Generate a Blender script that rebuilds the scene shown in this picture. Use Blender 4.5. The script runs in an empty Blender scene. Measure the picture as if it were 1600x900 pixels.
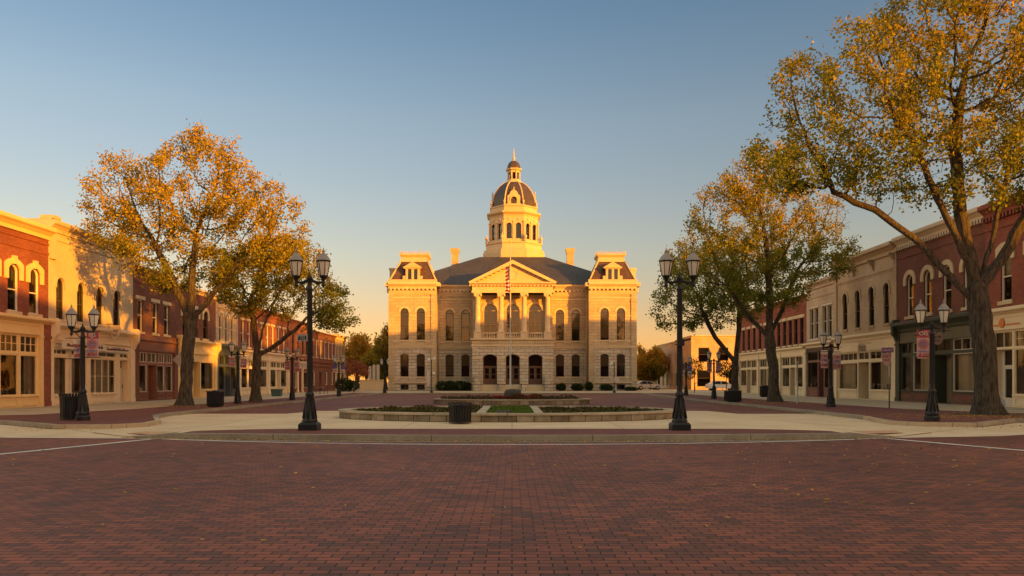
import bpy, math, random
import numpy as np
from math import pi, sin, cos, radians, sqrt
from mathutils import Vector, Matrix, noise
from mathutils.geometry import tessellate_polygon

S = bpy.context.scene
COL = S.collection
R = random.Random(7)

# ------------------------------------------------------------------ helpers
class MB:
    """collects polygons and links them as one mesh object"""
    def __init__(s):
        s.v = []; s.f = []; s.m = []; s.s = []; s.M = None
    def face(s, pts, m=0, smooth=False):
        i = len(s.v)
        if s.M is not None:
            pts = [tuple(s.M @ Vector(p)) for p in pts]
        s.v.extend(pts); s.f.append(tuple(range(i, i + len(pts)))); s.m.append(m); s.s.append(smooth)
    def mesh(s, pts, faces, m=0, smooth=False):
        i = len(s.v)
        if s.M is not None:
            pts = [tuple(s.M @ Vector(p)) for p in pts]
        s.v.extend([tuple(p) for p in pts])
        for f in faces:
            s.f.append(tuple(i + k for k in f)); s.m.append(m); s.s.append(smooth)
    def box(s, x0, x1, y0, y1, z0, z1, m=0):
        p = [(x0,y0,z0),(x1,y0,z0),(x1,y1,z0),(x0,y1,z0),(x0,y0,z1),(x1,y0,z1),(x1,y1,z1),(x0,y1,z1)]
        s.mesh(p, [(0,3,2,1),(4,5,6,7),(0,1,5,4),(1,2,6,5),(2,3,7,6),(3,0,4,7)], m)
    def taper(s, x0, x1, y0, y1, z0, X0, X1, Y0, Y1, z1, m=0):
        p = [(x0,y0,z0),(x1,y0,z0),(x1,y1,z0),(x0,y1,z0),(X0,Y0,z1),(X1,Y0,z1),(X1,Y1,z1),(X0,Y1,z1)]
        s.mesh(p, [(0,3,2,1),(4,5,6,7),(0,1,5,4),(1,2,6,5),(2,3,7,6),(3,0,4,7)], m)
    def prism_x(s, poly, x0, x1, m=0):
        """poly in (y,z), extruded along x"""
        n = len(poly)
        a = [(x0, y, z) for y, z in poly]; b = [(x1, y, z) for y, z in poly]
        s.mesh(a + b, [tuple((i, (i+1) % n, n + (i+1) % n, n + i)) for i in range(n)], m)
        for t in tessellate_polygon([[Vector((y, z, 0)) for y, z in poly]]):
            s.mesh([a[i] for i in t], [(0,1,2)], m); s.mesh([b[i] for i in t], [(2,1,0)], m)
    def prism_y(s, poly, y0, y1, m=0, caps=True):
        """poly in (x,z), extruded along y"""
        n = len(poly)
        a = [(x, y0, z) for x, z in poly]; b = [(x, y1, z) for x, z in poly]
        s.mesh(a + b, [tuple((i, (i+1) % n, n + (i+1) % n, n + i)) for i in range(n)], m)
        if caps:
            for t in tessellate_polygon([[Vector((x, z, 0)) for x, z in poly]]):
                s.mesh([a[i] for i in t], [(0,1,2)], m); s.mesh([b[i] for i in t], [(2,1,0)], m)
    def prism_z(s, poly, z0, z1, m=0, top=None):
        n = len(poly)
        a = [(x, y, z0) for x, y in poly]; b = [(x, y, z1) for x, y in poly]
        s.mesh(a + b, [tuple((i, (i+1) % n, n + (i+1) % n, n + i)) for i in range(n)], m)
        for t in tessellate_polygon([[Vector((x, y, 0)) for x, y in poly]]):
            s.mesh([b[i] for i in t], [(0,1,2)], m if top is None else top)
    def lathe(s, prof, n=16, cx=0, cy=0, m=0, smooth=True, ph=0.0, cap=True, sx=1, sy=1):
        pts = []
        for r, z in prof:
            for k in range(n):
                a = ph + 2*pi*k/n
                pts.append((cx + sx*r*cos(a), cy + sy*r*sin(a), z))
        fs = []
        for j in range(len(prof)-1):
            for k in range(n):
                k2 = (k+1) % n
                fs.append((j*n+k, j*n+k2, (j+1)*n+k2, (j+1)*n+k))
        s.mesh(pts, fs, m, smooth)
        if cap:
            q = len(prof)-1
            if prof[q][0] > 1e-4: s.mesh(pts[q*n:q*n+n], [tuple(range(n))], m)
            if prof[0][0] > 1e-4: s.mesh(pts[0:n], [tuple(reversed(range(n)))], m)
    def tube(s, pts, rad, n=8, m=0, smooth=True, cap=True):
        pts = [Vector(p) for p in pts]; N = len(pts)
        if not isinstance(rad, (list, tuple)): rad = [rad]*N
        out = []; u = None
        for i, p in enumerate(pts):
            t = (pts[min(i+1, N-1)] - pts[max(i-1, 0)])
            if t.length < 1e-7: t = Vector((0,0,1))
            t.normalize()
            if u is None:
                u = t.cross(Vector((0,1,0)) if abs(t.y) < .9 else Vector((1,0,0))).normalized()
            else:
                u = (u - t*u.dot(t))
                u = u.normalized() if u.length > 1e-6 else t.orthogonal().normalized()
            w = t.cross(u)
            for k in range(n):
                a = 2*pi*k/n
                out.append(tuple(p + (u*cos(a) + w*sin(a))*rad[i]))
        fs = [(j*n+k, j*n+(k+1) % n, (j+1)*n+(k+1) % n, (j+1)*n+k) for j in range(N-1) for k in range(n)]
        if cap:
            fs.append(tuple(reversed(range(n)))); fs.append(tuple(range((N-1)*n, N*n)))
        s.mesh(out, fs, m, smooth)
    def build(s, name, mats, parent=None, loc=None, rz=0.0, M=None):
        me = bpy.data.meshes.new(name)
        me.from_pydata(s.v, [], s.f)
        for mt in (mats if isinstance(mats, (list, tuple)) else [mats]): me.materials.append(mt)
        me.polygons.foreach_set('material_index', s.m)
        me.polygons.foreach_set('use_smooth', s.s)
        me.update()
        add_uv(me)
        return link(name, me, parent, loc, rz, M)

def add_uv(me):
    nl = len(me.loops); npy = len(me.polygons)
    if nl == 0: return
    co = np.empty(len(me.vertices)*3, 'f'); me.vertices.foreach_get('co', co); co = co.reshape(-1, 3)
    lv = np.empty(nl, 'i'); me.loops.foreach_get('vertex_index', lv)
    nrm = np.empty(npy*3, 'f'); me.polygons.foreach_get('normal', nrm); nrm = nrm.reshape(-1, 3)
    tot = np.empty(npy, 'i'); me.polygons.foreach_get('loop_total', tot)
    pn = nrm[np.repeat(np.arange(npy), tot)]
    p = co[lv]
    flat = np.abs(pn[:, 2]) > .93
    t = np.stack([-pn[:, 1], pn[:, 0], np.zeros(nl)], 1)
    ln = np.linalg.norm(t, axis=1, keepdims=True); t = t/np.maximum(ln, 1e-6)
    # make front faces (-y) read left to right
    b = np.cross(pn, t)
    u = (p*t).sum(1); v = (p*b).sum(1)
    u = np.where(flat, p[:, 0], u); v = np.where(flat, p[:, 1], v)
    uv = me.uv_layers.new(name='UVMap')
    uv.data.foreach_set('uv', np.stack([u, v], 1).astype('f').ravel())

def link(name, me, parent=None, loc=None, rz=0.0, M=None):
    o = bpy.data.objects.new(name, me); COL.objects.link(o)
    if parent is not None: o.parent = parent
    if M is not None: o.matrix_local = M
    else:
        if loc is not None: o.location = loc
        if rz: o.rotation_euler = (0, 0, rz)
    return o

def tag(o, label=None, cat=None, group=None, kind=None):
    if label: o['label'] = label
    if cat: o['category'] = cat
    if group: o['group'] = group
    if kind: o['kind'] = kind
    return o

def thing(name, label, cat, loc=(0,0,0), rz=0.0, group=None):
    o = bpy.data.objects.new(name, None); COL.objects.link(o)
    o.empty_display_size = .2
    o.location = loc; o.rotation_euler = (0, 0, rz)
    return tag(o, label, cat, group)

def copy_tree(o, parent=None):
    c = o.copy(); COL.objects.link(c)
    if parent is not None: c.parent = parent
    for ch in list(o.children): copy_tree(ch, c)
    return c

def dup(o, loc, rz=0.0, label=None, group=None, scale=None):
    c = copy_tree(o); c.location = loc; c.rotation_euler = (0, 0, rz)
    if label: c['label'] = label
    if group: c['group'] = group
    if scale: c.scale = (scale,)*3 if not isinstance(scale, tuple) else scale
    return c

def px(x, d):            # pixel column of the 1600 px photograph at distance d
    return (x-800)*d/1200.0
def pz(y, d):            # pixel row at distance d
    return 1.6 + (595-y)*d/1200.0

# ------------------------------------------------------------------ materials
def nodes(name):
    m = bpy.data.materials.new(name); m.use_nodes = True
    nt = m.node_tree; b = nt.nodes['Principled BSDF']
    return m, nt, b
def N(nt, typ, **kw):
    n = nt.nodes.new(typ)
    for k, v in kw.items():
        if k in ('operation','blend_type','data_type','noise_dimensions','offset','offset_frequency','squash','attribute_name','feature','musgrave_type','distance'): setattr(n, k, v)
        else: n.inputs[k].default_value = v
    return n
def uvnode(nt, obj=False):
    t = nt.nodes.new('ShaderNodeTexCoord')
    return t.outputs['Object' if obj else 'UV']
def mixc(nt, a, b, fac, blend='MIX'):
    n = nt.nodes.new('ShaderNodeMix'); n.data_type = 'RGBA'; n.blend_type = blend
    for idx, val in ((0, fac), (6, a), (7, b)):
        if hasattr(val, 'is_linked') or hasattr(val, 'links'): nt.links.new(val, n.inputs[idx])
        else: n.inputs[idx].default_value = val if idx == 0 else (*val[:3], 1)
    return n.outputs[2]
def ramp(nt, src, stops):
    n = nt.nodes.new('ShaderNodeValToRGB'); e = n.color_ramp.elements
    while len(e) < len(stops): e.new(.5)
    for k, (p, c) in enumerate(stops):
        e[k].position = p; e[k].color = (*c, 1) if len(c) == 3 else c
    nt.links.new(src, n.inputs['Fac']); return n.outputs['Color']
def noise_fac(nt, vec, scale, detail=4, rough=.55, lo=.3, hi=.7):
    n = nt.nodes.new('ShaderNodeTexNoise'); n.inputs['Scale'].default_value = scale
    n.inputs['Detail'].default_value = detail; n.inputs['Roughness'].default_value = rough
    nt.links.new(vec, n.inputs['Vector'])
    mr = nt.nodes.new('ShaderNodeMapRange'); mr.inputs[1].default_value = lo; mr.inputs[2].default_value = hi
    nt.links.new(n.outputs['Fac'], mr.inputs[0]); return mr.outputs[0]
def bump(nt, b, h, strength=.4, dist=.02):
    n = nt.nodes.new('ShaderNodeBump'); n.inputs['Strength'].default_value = strength; n.inputs['Distance'].default_value = dist
    nt.links.new(h, n.inputs['Height']); nt.links.new(n.outputs[0], b.inputs['Normal'])
def sc(c, k): return tuple(x*k for x in c)

def plain(name, col, rough=.6, metal=0.0, var=.18, scale=2.5, bumpy=.15, spec=.4):
    m, nt, b = nodes(name); v = uvnode(nt, True)
    f = noise_fac(nt, v, scale, 5, .6, .3, .7)
    c = mixc(nt, sc(col, 1-var), sc(col, 1+var), f)
    f2 = noise_fac(nt, v, scale*.23, 3, .5, .35, .65)
    c = mixc(nt, c, sc(col, 1-var*.9), f2)
    nt.links.new(c, b.inputs['Base Color'])
    b.inputs['Roughness'].default_value = rough; b.inputs['Metallic'].default_value = metal
    b.inputs['Specular IOR Level'].default_value = spec
    if bumpy:
        f3 = noise_fac(nt, v, scale*14, 3, .6, 0, 1); bump(nt, b, f3, bumpy, .008)
    return m

def bricky(name, c1, c2, mortar, bw, bh, ms, rough=.88, off=.5, stain=.25, bstr=.5, bd=.01, patch=None, pscale=.35, obj=False, bias=0.0):
    m, nt, b = nodes(name); v = uvnode(nt, obj)
    br = nt.nodes.new('ShaderNodeTexBrick'); br.offset = off
    for k, val in (('Scale', 1.0), ('Mortar Size', ms), ('Mortar Smooth', .15), ('Brick Width', bw), ('Row Height', bh), ('Bias', bias)):
        br.inputs[k].default_value = val
    br.inputs['Color1'].default_value = (*c1, 1); br.inputs['Color2'].default_value = (*c2, 1); br.inputs['Mortar'].default_value = (*mortar, 1)
    nt.links.new(v, br.inputs['Vector'])
    c = br.outputs['Color']
    f = noise_fac(nt, v, 7.0, 5, .65, .25, .75)
    c = mixc(nt, c, (1-stain,)*3, f, 'MULTIPLY')
    if patch:
        f2 = noise_fac(nt, v, pscale, 4, .6, .38, .66)
        c = mixc(nt, c, patch, f2, 'MULTIPLY')
    nt.links.new(c, b.inputs['Base Color']); b.inputs['Roughness'].default_value = rough
    b.inputs['Specular IOR Level'].default_value = .3
    inv = nt.nodes.new('ShaderNodeMath'); inv.operation = 'SUBTRACT'; inv.inputs[0].default_value = 1
    nt.links.new(br.outputs['Fac'], inv.inputs[1])
    ad = nt.nodes.new('ShaderNodeMath'); ad.operation = 'MULTIPLY_ADD'; ad.inputs[1].default_value = .35
    nt.links.new(noise_fac(nt, v, 30, 3, .6, 0, 1), ad.inputs[0]); nt.links.new(inv.outputs[0], ad.inputs[2])
    bump(nt, b, ad.outputs[0], bstr, bd)
    return m

def glassy(name, tint=(.55,.55,.5), refl=.03, rough=.03):
    m = bpy.data.materials.new(name); m.use_nodes = True; nt = m.node_tree; nt.nodes.clear()
    o = nt.nodes.new('ShaderNodeOutputMaterial'); t = nt.nodes.new('ShaderNodeBsdfTransparent'); t.inputs[0].default_value = (*tint, 1)
    g = nt.nodes.new('ShaderNodeBsdfGlossy'); g.inputs['Roughness'].default_value = rough
    g.inputs[0].default_value = (.9,.9,.9,1)
    fr = nt.nodes.new('ShaderNodeFresnel'); fr.inputs[0].default_value = 1.5
    ad = nt.nodes.new('ShaderNodeMath'); ad.operation = 'ADD'; ad.use_clamp = True; ad.inputs[1].default_value = refl
    nt.links.new(fr.outputs[0], ad.inputs[0])
    v = uvnode(nt, True); nn = nt.nodes.new('ShaderNodeTexNoise'); nn.inputs['Scale'].default_value = 1.3; nt.links.new(v, nn.inputs['Vector'])
    bp = nt.nodes.new('ShaderNodeBump'); bp.inputs['Strength'].default_value = .06; bp.inputs['Distance'].default_value = .05
    nt.links.new(nn.outputs['Fac'], bp.inputs['Height']); nt.links.new(bp.outputs[0], g.inputs['Normal'])
    mx = nt.nodes.new('ShaderNodeMixShader'); nt.links.new(ad.outputs[0], mx.inputs[0]); nt.links.new(t.outputs[0], mx.inputs[1]); nt.links.new(g.outputs[0], mx.inputs[2])
    nt.links.new(mx.outputs[0], o.inputs[0]); return m

def leafmat(name, trans=.45):
    m = bpy.data.materials.new(name); m.use_nodes = True; nt = m.node_tree; nt.nodes.clear()
    o = nt.nodes.new('ShaderNodeOutputMaterial'); a = nt.nodes.new('ShaderNodeAttribute'); a.attribute_name = 'leafcol'
    d = nt.nodes.new('ShaderNodeBsdfDiffuse'); t = nt.nodes.new('ShaderNodeBsdfTranslucent'); mx = nt.nodes.new('ShaderNodeMixShader')
    mx.inputs[0].default_value = trans
    nt.links.new(a.outputs['Color'], d.inputs[0]); nt.links.new(a.outputs['Color'], t.inputs[0])
    nt.links.new(d.outputs[0], mx.inputs[1]); nt.links.new(t.outputs[0], mx.inputs[2])
    gl = nt.nodes.new('ShaderNodeBsdfGlossy'); gl.inputs['Roughness'].default_value = .45
    m2 = nt.nodes.new('ShaderNodeMixShader'); m2.inputs[0].default_value = .0
    nt.links.new(mx.outputs[0], m2.inputs[1]); nt.links.new(gl.outputs[0], m2.inputs[2])
    nt.links.new(m2.outputs[0], o.inputs[0]); return m

def stripes(name, cols, axis=0, freq=10):
    m, nt, b = nodes(name); v = uvnode(nt, True)
    return m

M = {}
M['road'] = bricky('road_brick', (.355,.100,.052), (.145,.057,.040), (.018,.012,.010), .235, .118, .008, rough=.72, stain=.35, bstr=.55, bd=.008, patch=(.66,.64,.68), pscale=.22)
M['pave_brick'] = bricky('paver_brick', (.24,.068,.042), (.15,.044,.034), (.05,.03,.025), .21, .105, .006, rough=.85, stain=.25, bstr=.4, patch=(.8,.8,.8))
M['brick_red'] = bricky('red_brick', (.33,.080,.044), (.22,.055,.034), (.22,.13,.09), .21, .072, .007, patch=(.75,.72,.72))
M['brick_dark'] = bricky('dark_red_brick', (.235,.075,.046), (.155,.050,.034), (.20,.14,.10), .21, .072, .007, patch=(.72,.7,.7))
M['brick_orange'] = bricky('orange_brick', (.42,.13,.05), (.30,.085,.04), (.28,.18,.12), .21, .072, .007, patch=(.8,.78,.75))
M['brick_cream'] = bricky('painted_cream_brick', (.60,.49,.34), (.55,.44,.30), (.50,.40,.27), .21, .072, .006, rough=.75, stain=.12, patch=(.86,.82,.78), bstr=.45)
M['brick_tan'] = bricky('tan_brick', (.58,.42,.255), (.50,.365,.225), (.40,.30,.19), .21, .072, .006, rough=.8, stain=.22, patch=(.72,.70,.66))
M['stone_tan'] = bricky('tan_stone', (.52,.40,.27), (.46,.36,.25), (.32,.25,.18), .8, .36, .012, stain=.2, patch=(.78,.76,.74))
M['limestone'] = bricky('limestone_ashlar', (.53,.415,.25), (.46,.355,.21), (.27,.20,.12), 1.05, .45, .018, rough=.9, stain=.2, patch=(.78,.75,.72), bstr=.6, bd=.02)
M['limestone_rough'] = bricky('rusticated_limestone', (.62,.53,.40), (.54,.455,.34), (.25,.20,.145), 1.15, .46, .03, rough=.95, stain=.28, patch=(.76,.73,.70), bstr=.9, bd=.05)
M['limestone_trim'] = plain('limestone_trim', (.53,.41,.245), .85, var=.14, scale=1.8, bumpy=.25)
M['slate'] = bricky('slate_shingle', (.085,.075,.075), (.05,.046,.05), (.025,.022,.024), .3, .22, .012, rough=.6, stain=.3, bstr=.5, patch=(.7,.68,.7))
M['slate_red'] = bricky('brown_slate', (.13,.075,.055), (.085,.05,.042), (.035,.024,.02), .28, .2, .012, rough=.6, stain=.3, patch=(.75,.72,.7))
M['dome'] = plain('dome_metal', (.052,.036,.030), .5, var=.3, scale=1.2, bumpy=.1)
M['white_trim'] = plain('cream_trim_paint', (.46,.355,.20), .6, var=.1)
M['concrete'] = bricky('plaza_concrete', (.69,.50,.31), (.65,.47,.29), (.32,.235,.15), 3.4, 3.4, .014, rough=.9, stain=.14, off=0, patch=(.84,.83,.8), bstr=.25, pscale=.5)
M['sidewalk'] = bricky('sidewalk_slabs', (.52,.39,.25), (.46,.35,.225), (.2,.16,.11), 1.5, 1.5, .012, rough=.9, stain=.18, off=0, patch=(.82,.8,.78), bstr=.3)
M['kerb'] = bricky('kerb_stone', (.40,.335,.245), (.35,.29,.21), (.1,.085,.07), 3.0, 5.0, .012, rough=.9, stain=.3, off=0, patch=(.7,.68,.65))
M['gutter'] = plain('gutter_concrete', (.26,.21,.16), .9, var=.25, scale=1.6, bumpy=.3)
M['paint'] = plain('road_paint', (.66,.58,.50), .75, var=.22, scale=5)
M['planter'] = bricky('planter_stone', (.46,.375,.25), (.27,.215,.14), (.10,.08,.055), .62, .5, .016, rough=.95, stain=.42, off=.5, patch=(.62,.58,.52), pscale=2.2, bstr=.9, bd=.03)
M['cap'] = plain('planter_cap_stone', (.42,.335,.225), .9, var=.25, scale=2.2, bumpy=.3)
M['soil'] = plain('dark_soil', (.07,.05,.03), .95, var=.4, scale=5, bumpy=.5)
M['ground'] = plain('bare_ground', (.16,.13,.08), .95, var=.3, scale=.3)
M['tactile'] = plain('tactile_pad', (.52,.27,.15), .8, var=.12, scale=6)
M['iron'] = plain('black_iron', (.016,.015,.015), .5, metal=.0, var=.3, scale=6, bumpy=.1, spec=.3)
M['lamp_cap'] = plain('lamp_cap_grey', (.25,.22,.19), .5, var=.2)
M['lamp_glass'] = plain('frosted_lamp_glass', (.62,.56,.45), .35, var=.06, bumpy=0)
M['glass'] = glassy('window_glass', (.66,.63,.56), .03)
M['shop_glass'] = glassy('shop_glass', (.82,.80,.74), .02)
M['dark_in'] = plain('dark_interior', (.022,.018,.015), .9, var=.3, bumpy=0)
M['room'] = plain('shop_interior', (.20,.145,.085), .9, var=.35, scale=1.1, bumpy=0)
M['blind'] = plain('window_blind', (.26,.19,.12), .85, var=.15)
M['curtain'] = plain('pale_curtain', (.50,.41,.29), .9, var=.15)
M['sash_dark'] = plain('brown_sash_paint', (.055,.036,.026), .5, var=.2)
M['sash_white'] = plain('white_sash_paint', (.62,.54,.43), .5, var=.1)
M['wood_door'] = plain('varnished_wood', (.13,.058,.028), .45, var=.25, scale=3)
M['yellow_paint'] = plain('yellow_cream_paint', (.68,.46,.20), .55, var=.08)
M['cream_paint'] = plain('cream_paint', (.66,.52,.33), .55, var=.08)
M['pale_paint'] = plain('pale_grey_paint', (.50,.43,.34), .55, var=.1)
M['brown_paint'] = plain('red_brown_paint', (.20,.085,.058), .55, var=.14)
M['green_paint'] = plain('dark_green_paint', (.040,.046,.030), .5, var=.15)
M['green_panel'] = plain('olive_panel_paint', (.105,.10,.062), .5, var=.12)
M['blue_paint'] = plain('slate_blue_paint', (.055,.065,.075), .5, var=.15)
M['black_paint'] = plain('black_paint', (.02,.018,.016), .45, var=.2)
M['roof_tar'] = plain('roof_felt', (.07,.06,.05), .9, var=.2)
M['sign_white'] = plain('sign_white', (.56,.46,.35), .5, var=.08)
M['sign_red'] = plain('sign_red', (.33,.05,.05), .5, var=.15)
M['sign_pink'] = plain('sign_pink', (.46,.27,.25), .5, var=.15)
M['sign_purple'] = plain('sign_purple', (.20,.07,.22), .5, var=.15)
M['sign_blue'] = plain('sign_blue', (.08,.11,.30), .5, var=.15)
M['sign_ink'] = plain('sign_ink', (.03,.022,.02), .6, var=.1)
M['sign_grey'] = plain('sign_grey', (.34,.31,.27), .45, metal=.3, var=.1)
M['sign_orange'] = plain('sign_orange', (.58,.17,.04), .5, var=.1)
M['yellow'] = plain('yellow_object', (.60,.40,.06), .6, var=.1)
M['teal'] = plain('teal_paint', (.04,.09,.085), .5, var=.2)
M['steel'] = plain('galvanised_steel', (.30,.28,.25), .4, metal=.7, var=.2)
M['pole_white'] = plain('white_pole_paint', (.40,.35,.28), .45, var=.08)
M['bark'] = None
M['leaf'] = leafmat('leaf')
M['shrub_leaf'] = leafmat('shrub_leaf', .2)
M['rock'] = plain('dark_boulder', (.085,.075,.06), .9, var=.35, scale=4, bumpy=.6)
M['tyre'] = plain('tyre_rubber', (.02,.02,.02), .8)
M['car_silver'] = plain('silver_car_paint', (.42,.42,.40), .3, metal=.4, var=.04, bumpy=0)
M['car_white'] = plain('white_car_paint', (.68,.64,.57), .3, var=.04, bumpy=0)
M['car_glass'] = plain('car_glass', (.02,.022,.025), .08, var=.1, bumpy=0, spec=.8)
M['headlight'] = plain('headlight_lens', (.6,.6,.58), .15, var=.05, bumpy=0)
m, nt, b = nodes('tree_bark'); v = uvnode(nt, True)
mp = nt.nodes.new('ShaderNodeMapping'); mp.inputs['Scale'].default_value = (6.5, 6.5, 1.0); nt.links.new(v, mp.inputs[0])
f = noise_fac(nt, mp.outputs[0], 1.9, 7, .72, .36, .64)
nt.links.new(mixc(nt, (.020,.014,.008), (.18,.135,.082), f), b.inputs['Base Color']); b.inputs['Roughness'].default_value = .95
bump(nt, b, f, 1.0, .12); M['bark'] = m
m, nt, b = nodes('lawn_grass'); v = uvnode(nt, True)
f = noise_fac(nt, v, 9, 5, .7, .25, .75)
nt.links.new(mixc(nt, (.05,.085,.012), (.13,.17,.03), f), b.inputs['Base Color']); b.inputs['Roughness'].default_value = .9
bump(nt, b, noise_fac(nt, v, 60, 3, .7, 0, 1), 1.0, .04); M['grass'] = m
# limp flag: stripes along the cloth's own length, blue canton by its own corner
m, nt, b = nodes('flag_cloth'); uv = nt.nodes.new('ShaderNodeUVMap'); uv.uv_map = 'cloth'
sp = nt.nodes.new('ShaderNodeSeparateXYZ'); nt.links.new(uv.outputs[0], sp.inputs[0])
ml = nt.nodes.new('ShaderNodeMath'); ml.operation = 'MULTIPLY'; ml.inputs[1].default_value = 6.5; nt.links.new(sp.outputs['Y'], ml.inputs[0])
fr = nt.nodes.new('ShaderNodeMath'); fr.operation = 'FRACT'; nt.links.new(ml.outputs[0], fr.inputs[0])
gt = nt.nodes.new('ShaderNodeMath'); gt.operation = 'GREATER_THAN'; gt.inputs[1].default_value = .5; nt.links.new(fr.outputs[0], gt.inputs[0])
c = mixc(nt, (.36,.03,.03), (.66,.58,.5), gt.outputs[0])
a1 = nt.nodes.new('ShaderNodeMath'); a1.operation = 'GREATER_THAN'; a1.inputs[1].default_value = .46; nt.links.new(sp.outputs['Y'], a1.inputs[0])
a2 = nt.nodes.new('ShaderNodeMath'); a2.operation = 'LESS_THAN'; a2.inputs[1].default_value = .4; nt.links.new(sp.outputs['X'], a2.inputs[0])
a3 = nt.nodes.new('ShaderNodeMath'); a3.operation = 'MULTIPLY'; nt.links.new(a1.outputs[0], a3.inputs[0]); nt.links.new(a2.outputs[0], a3.inputs[1])
c = mixc(nt, c, (.03,.04,.12), a3.outputs[0]); nt.links.new(c, b.inputs['Base Color']); b.inputs['Roughness'].default_value = .9
M['flag'] = m

# ------------------------------------------------------------------ camera, sun, sky
cam = bpy.data.cameras.new('camera'); co = bpy.data.objects.new('camera', cam); COL.objects.link(co)
co.location = (0, 0, 1.6); co.rotation_euler = (pi/2, 0, 0)
cam.sensor_width = 36; cam.lens = 27; cam.shift_y = 145/1600; cam.clip_end = 6000; cam.clip_start = .05
S.camera = co
AZ, EL = radians(48), radians(5.0)
tosun = Vector((sin(AZ)*cos(EL), -cos(AZ)*cos(EL), sin(EL)))
sl = bpy.data.lights.new('sun', 'SUN'); so = bpy.data.objects.new('sun', sl); COL.objects.link(so)
sl.energy = 3.5; sl.angle = radians(.5); sl.color = (1.0, .395, .012)
so.rotation_euler = tosun.to_track_quat('Z', 'Y').to_euler()
W = bpy.data.worlds.new('World'); S.world = W; W.use_nodes = True
nt = W.node_tree; bg = nt.nodes['Background']
sky = nt.nodes.new('ShaderNodeTexSky'); sky.sky_type = 'NISHITA'; sky.sun_disc = False
sky.sun_elevation = EL; sky.sun_rotation = pi - AZ
sky.air_density = 1.0; sky.dust_density = .6; sky.ozone_density = 1.4; sky.altitude = 200
bg.inputs['Strength'].default_value = .10
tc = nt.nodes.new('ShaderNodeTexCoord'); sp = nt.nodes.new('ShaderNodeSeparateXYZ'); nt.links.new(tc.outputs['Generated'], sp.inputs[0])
tint = ramp(nt, sp.outputs['Z'], [(0.0, (1.0,.56,.36)), (.08, (.96,.55,.40)), (.16, (.92,.65,.54)), (.24, (.89,.69,.635)), (.32, (.86,.725,.69)), (.45, (.60,.635,.69)), (.80, (3.2,2.4,1.6))])  # topmost stop brightens the overhead sky, out of view, to lift the shade
# added boost: sky towards the low sun, behind the viewer, warms the shade
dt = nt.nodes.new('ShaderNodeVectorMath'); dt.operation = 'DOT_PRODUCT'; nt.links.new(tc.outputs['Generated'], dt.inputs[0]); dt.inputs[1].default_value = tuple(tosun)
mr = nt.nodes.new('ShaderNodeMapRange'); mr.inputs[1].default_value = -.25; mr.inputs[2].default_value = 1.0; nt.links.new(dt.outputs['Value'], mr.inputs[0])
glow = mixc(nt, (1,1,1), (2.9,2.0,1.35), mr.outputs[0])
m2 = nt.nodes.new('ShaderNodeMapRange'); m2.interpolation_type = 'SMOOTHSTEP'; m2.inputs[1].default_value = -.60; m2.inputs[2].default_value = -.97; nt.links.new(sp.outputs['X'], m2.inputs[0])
west_fill = mixc(nt, (1,1,1), (5.6,4.1,2.7), m2.outputs[0])  # extra brightness added to the unseen left-hand sky to lift the right row
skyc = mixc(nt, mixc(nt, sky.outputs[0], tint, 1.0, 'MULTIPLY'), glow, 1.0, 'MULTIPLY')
nt.links.new(mixc(nt, skyc, west_fill, 1.0, 'MULTIPLY'), bg.inputs[0])
WORLD = (nt, sky, bg)
S.view_settings.view_transform = 'Standard'; S.view_settings.look = 'None'
S.view_settings.exposure = 1.68; S.view_settings.gamma = 1.0; S.view_settings.use_curve_mapping = False
S.cycles.max_bounces = 6; S.cycles.transparent_max_bounces = 12; S.cycles.use_denoising = True
S.cycles.sample_clamp_indirect = 6
# ------------------------------------------------------------------ walls with openings, windows
def outline(x0, x1, z0, z1, rise=0.0, n=10):
    if rise <= 0: return [(x0,z0),(x1,z0),(x1,z1),(x0,z1)]
    cx, hw, zs = (x0+x1)/2, (x1-x0)/2, z1-rise
    if rise < hw*.9:   # segmental: circular arc
        rad = (hw*hw + rise*rise)/(2*rise); a0 = math.asin(hw/rad); cz = z1-rad
        arc = [(cx+rad*sin(a0-2*a0*k/n), cz+rad*cos(a0-2*a0*k/n)) for k in range(n+1)]
    else:
        arc = [(cx+hw*cos(pi*k/n), zs+rise*sin(pi*k/n)) for k in range(n+1)]
    return [(x0,z0),(x1,z0)] + arc

def wall(mb, outer, holes, y=0.0, depth=.22, deep=.9, m=0, md=1):
    """a wall face at y with openings; each opening: dict(x0,x1,z0,z1,rise) plus optional deep / m2"""
    loops = [[Vector((x, z, 0)) for x, z in outer]]
    outs = []
    for h in holes:
        o = outline(h['x0'], h['x1'], h['z0'], h['z1'], h.get('rise', 0)); outs.append((o, h))
        loops.append([Vector((x, z, 0)) for x, z in o])
    flat = [p for l in loops for p in l]
    pts = [(p.x, y, p.y) for p in flat]; fs = []
    for t in tessellate_polygon(loops):
        a, b, c = (flat[i] for i in t)
        cr = (b-a).cross(c-a).z
        if abs(cr) < 1e-9: continue
        fs.append(tuple(t) if cr > 0 else tuple(reversed(t)))
    mb.mesh(pts, fs, m)
    for o, h in outs:
        n = len(o); d1 = h.get('depth', depth); d2 = h.get('deep', deep); q = h.get('m2', md)
        for (ya, yb, mm) in ((y, y+d1, m), (y+d1, y+d2, q)):
            A = [(x, ya, z) for x, z in o]; B = [(x, yb, z) for x, z in o]
            mb.mesh(A+B, [(i, n+i, n+(i+1) % n, (i+1) % n) for i in range(n)], mm)
        mb.mesh([(x, y+d2, z) for x, z in o], [tuple(range(n))], q)

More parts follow.
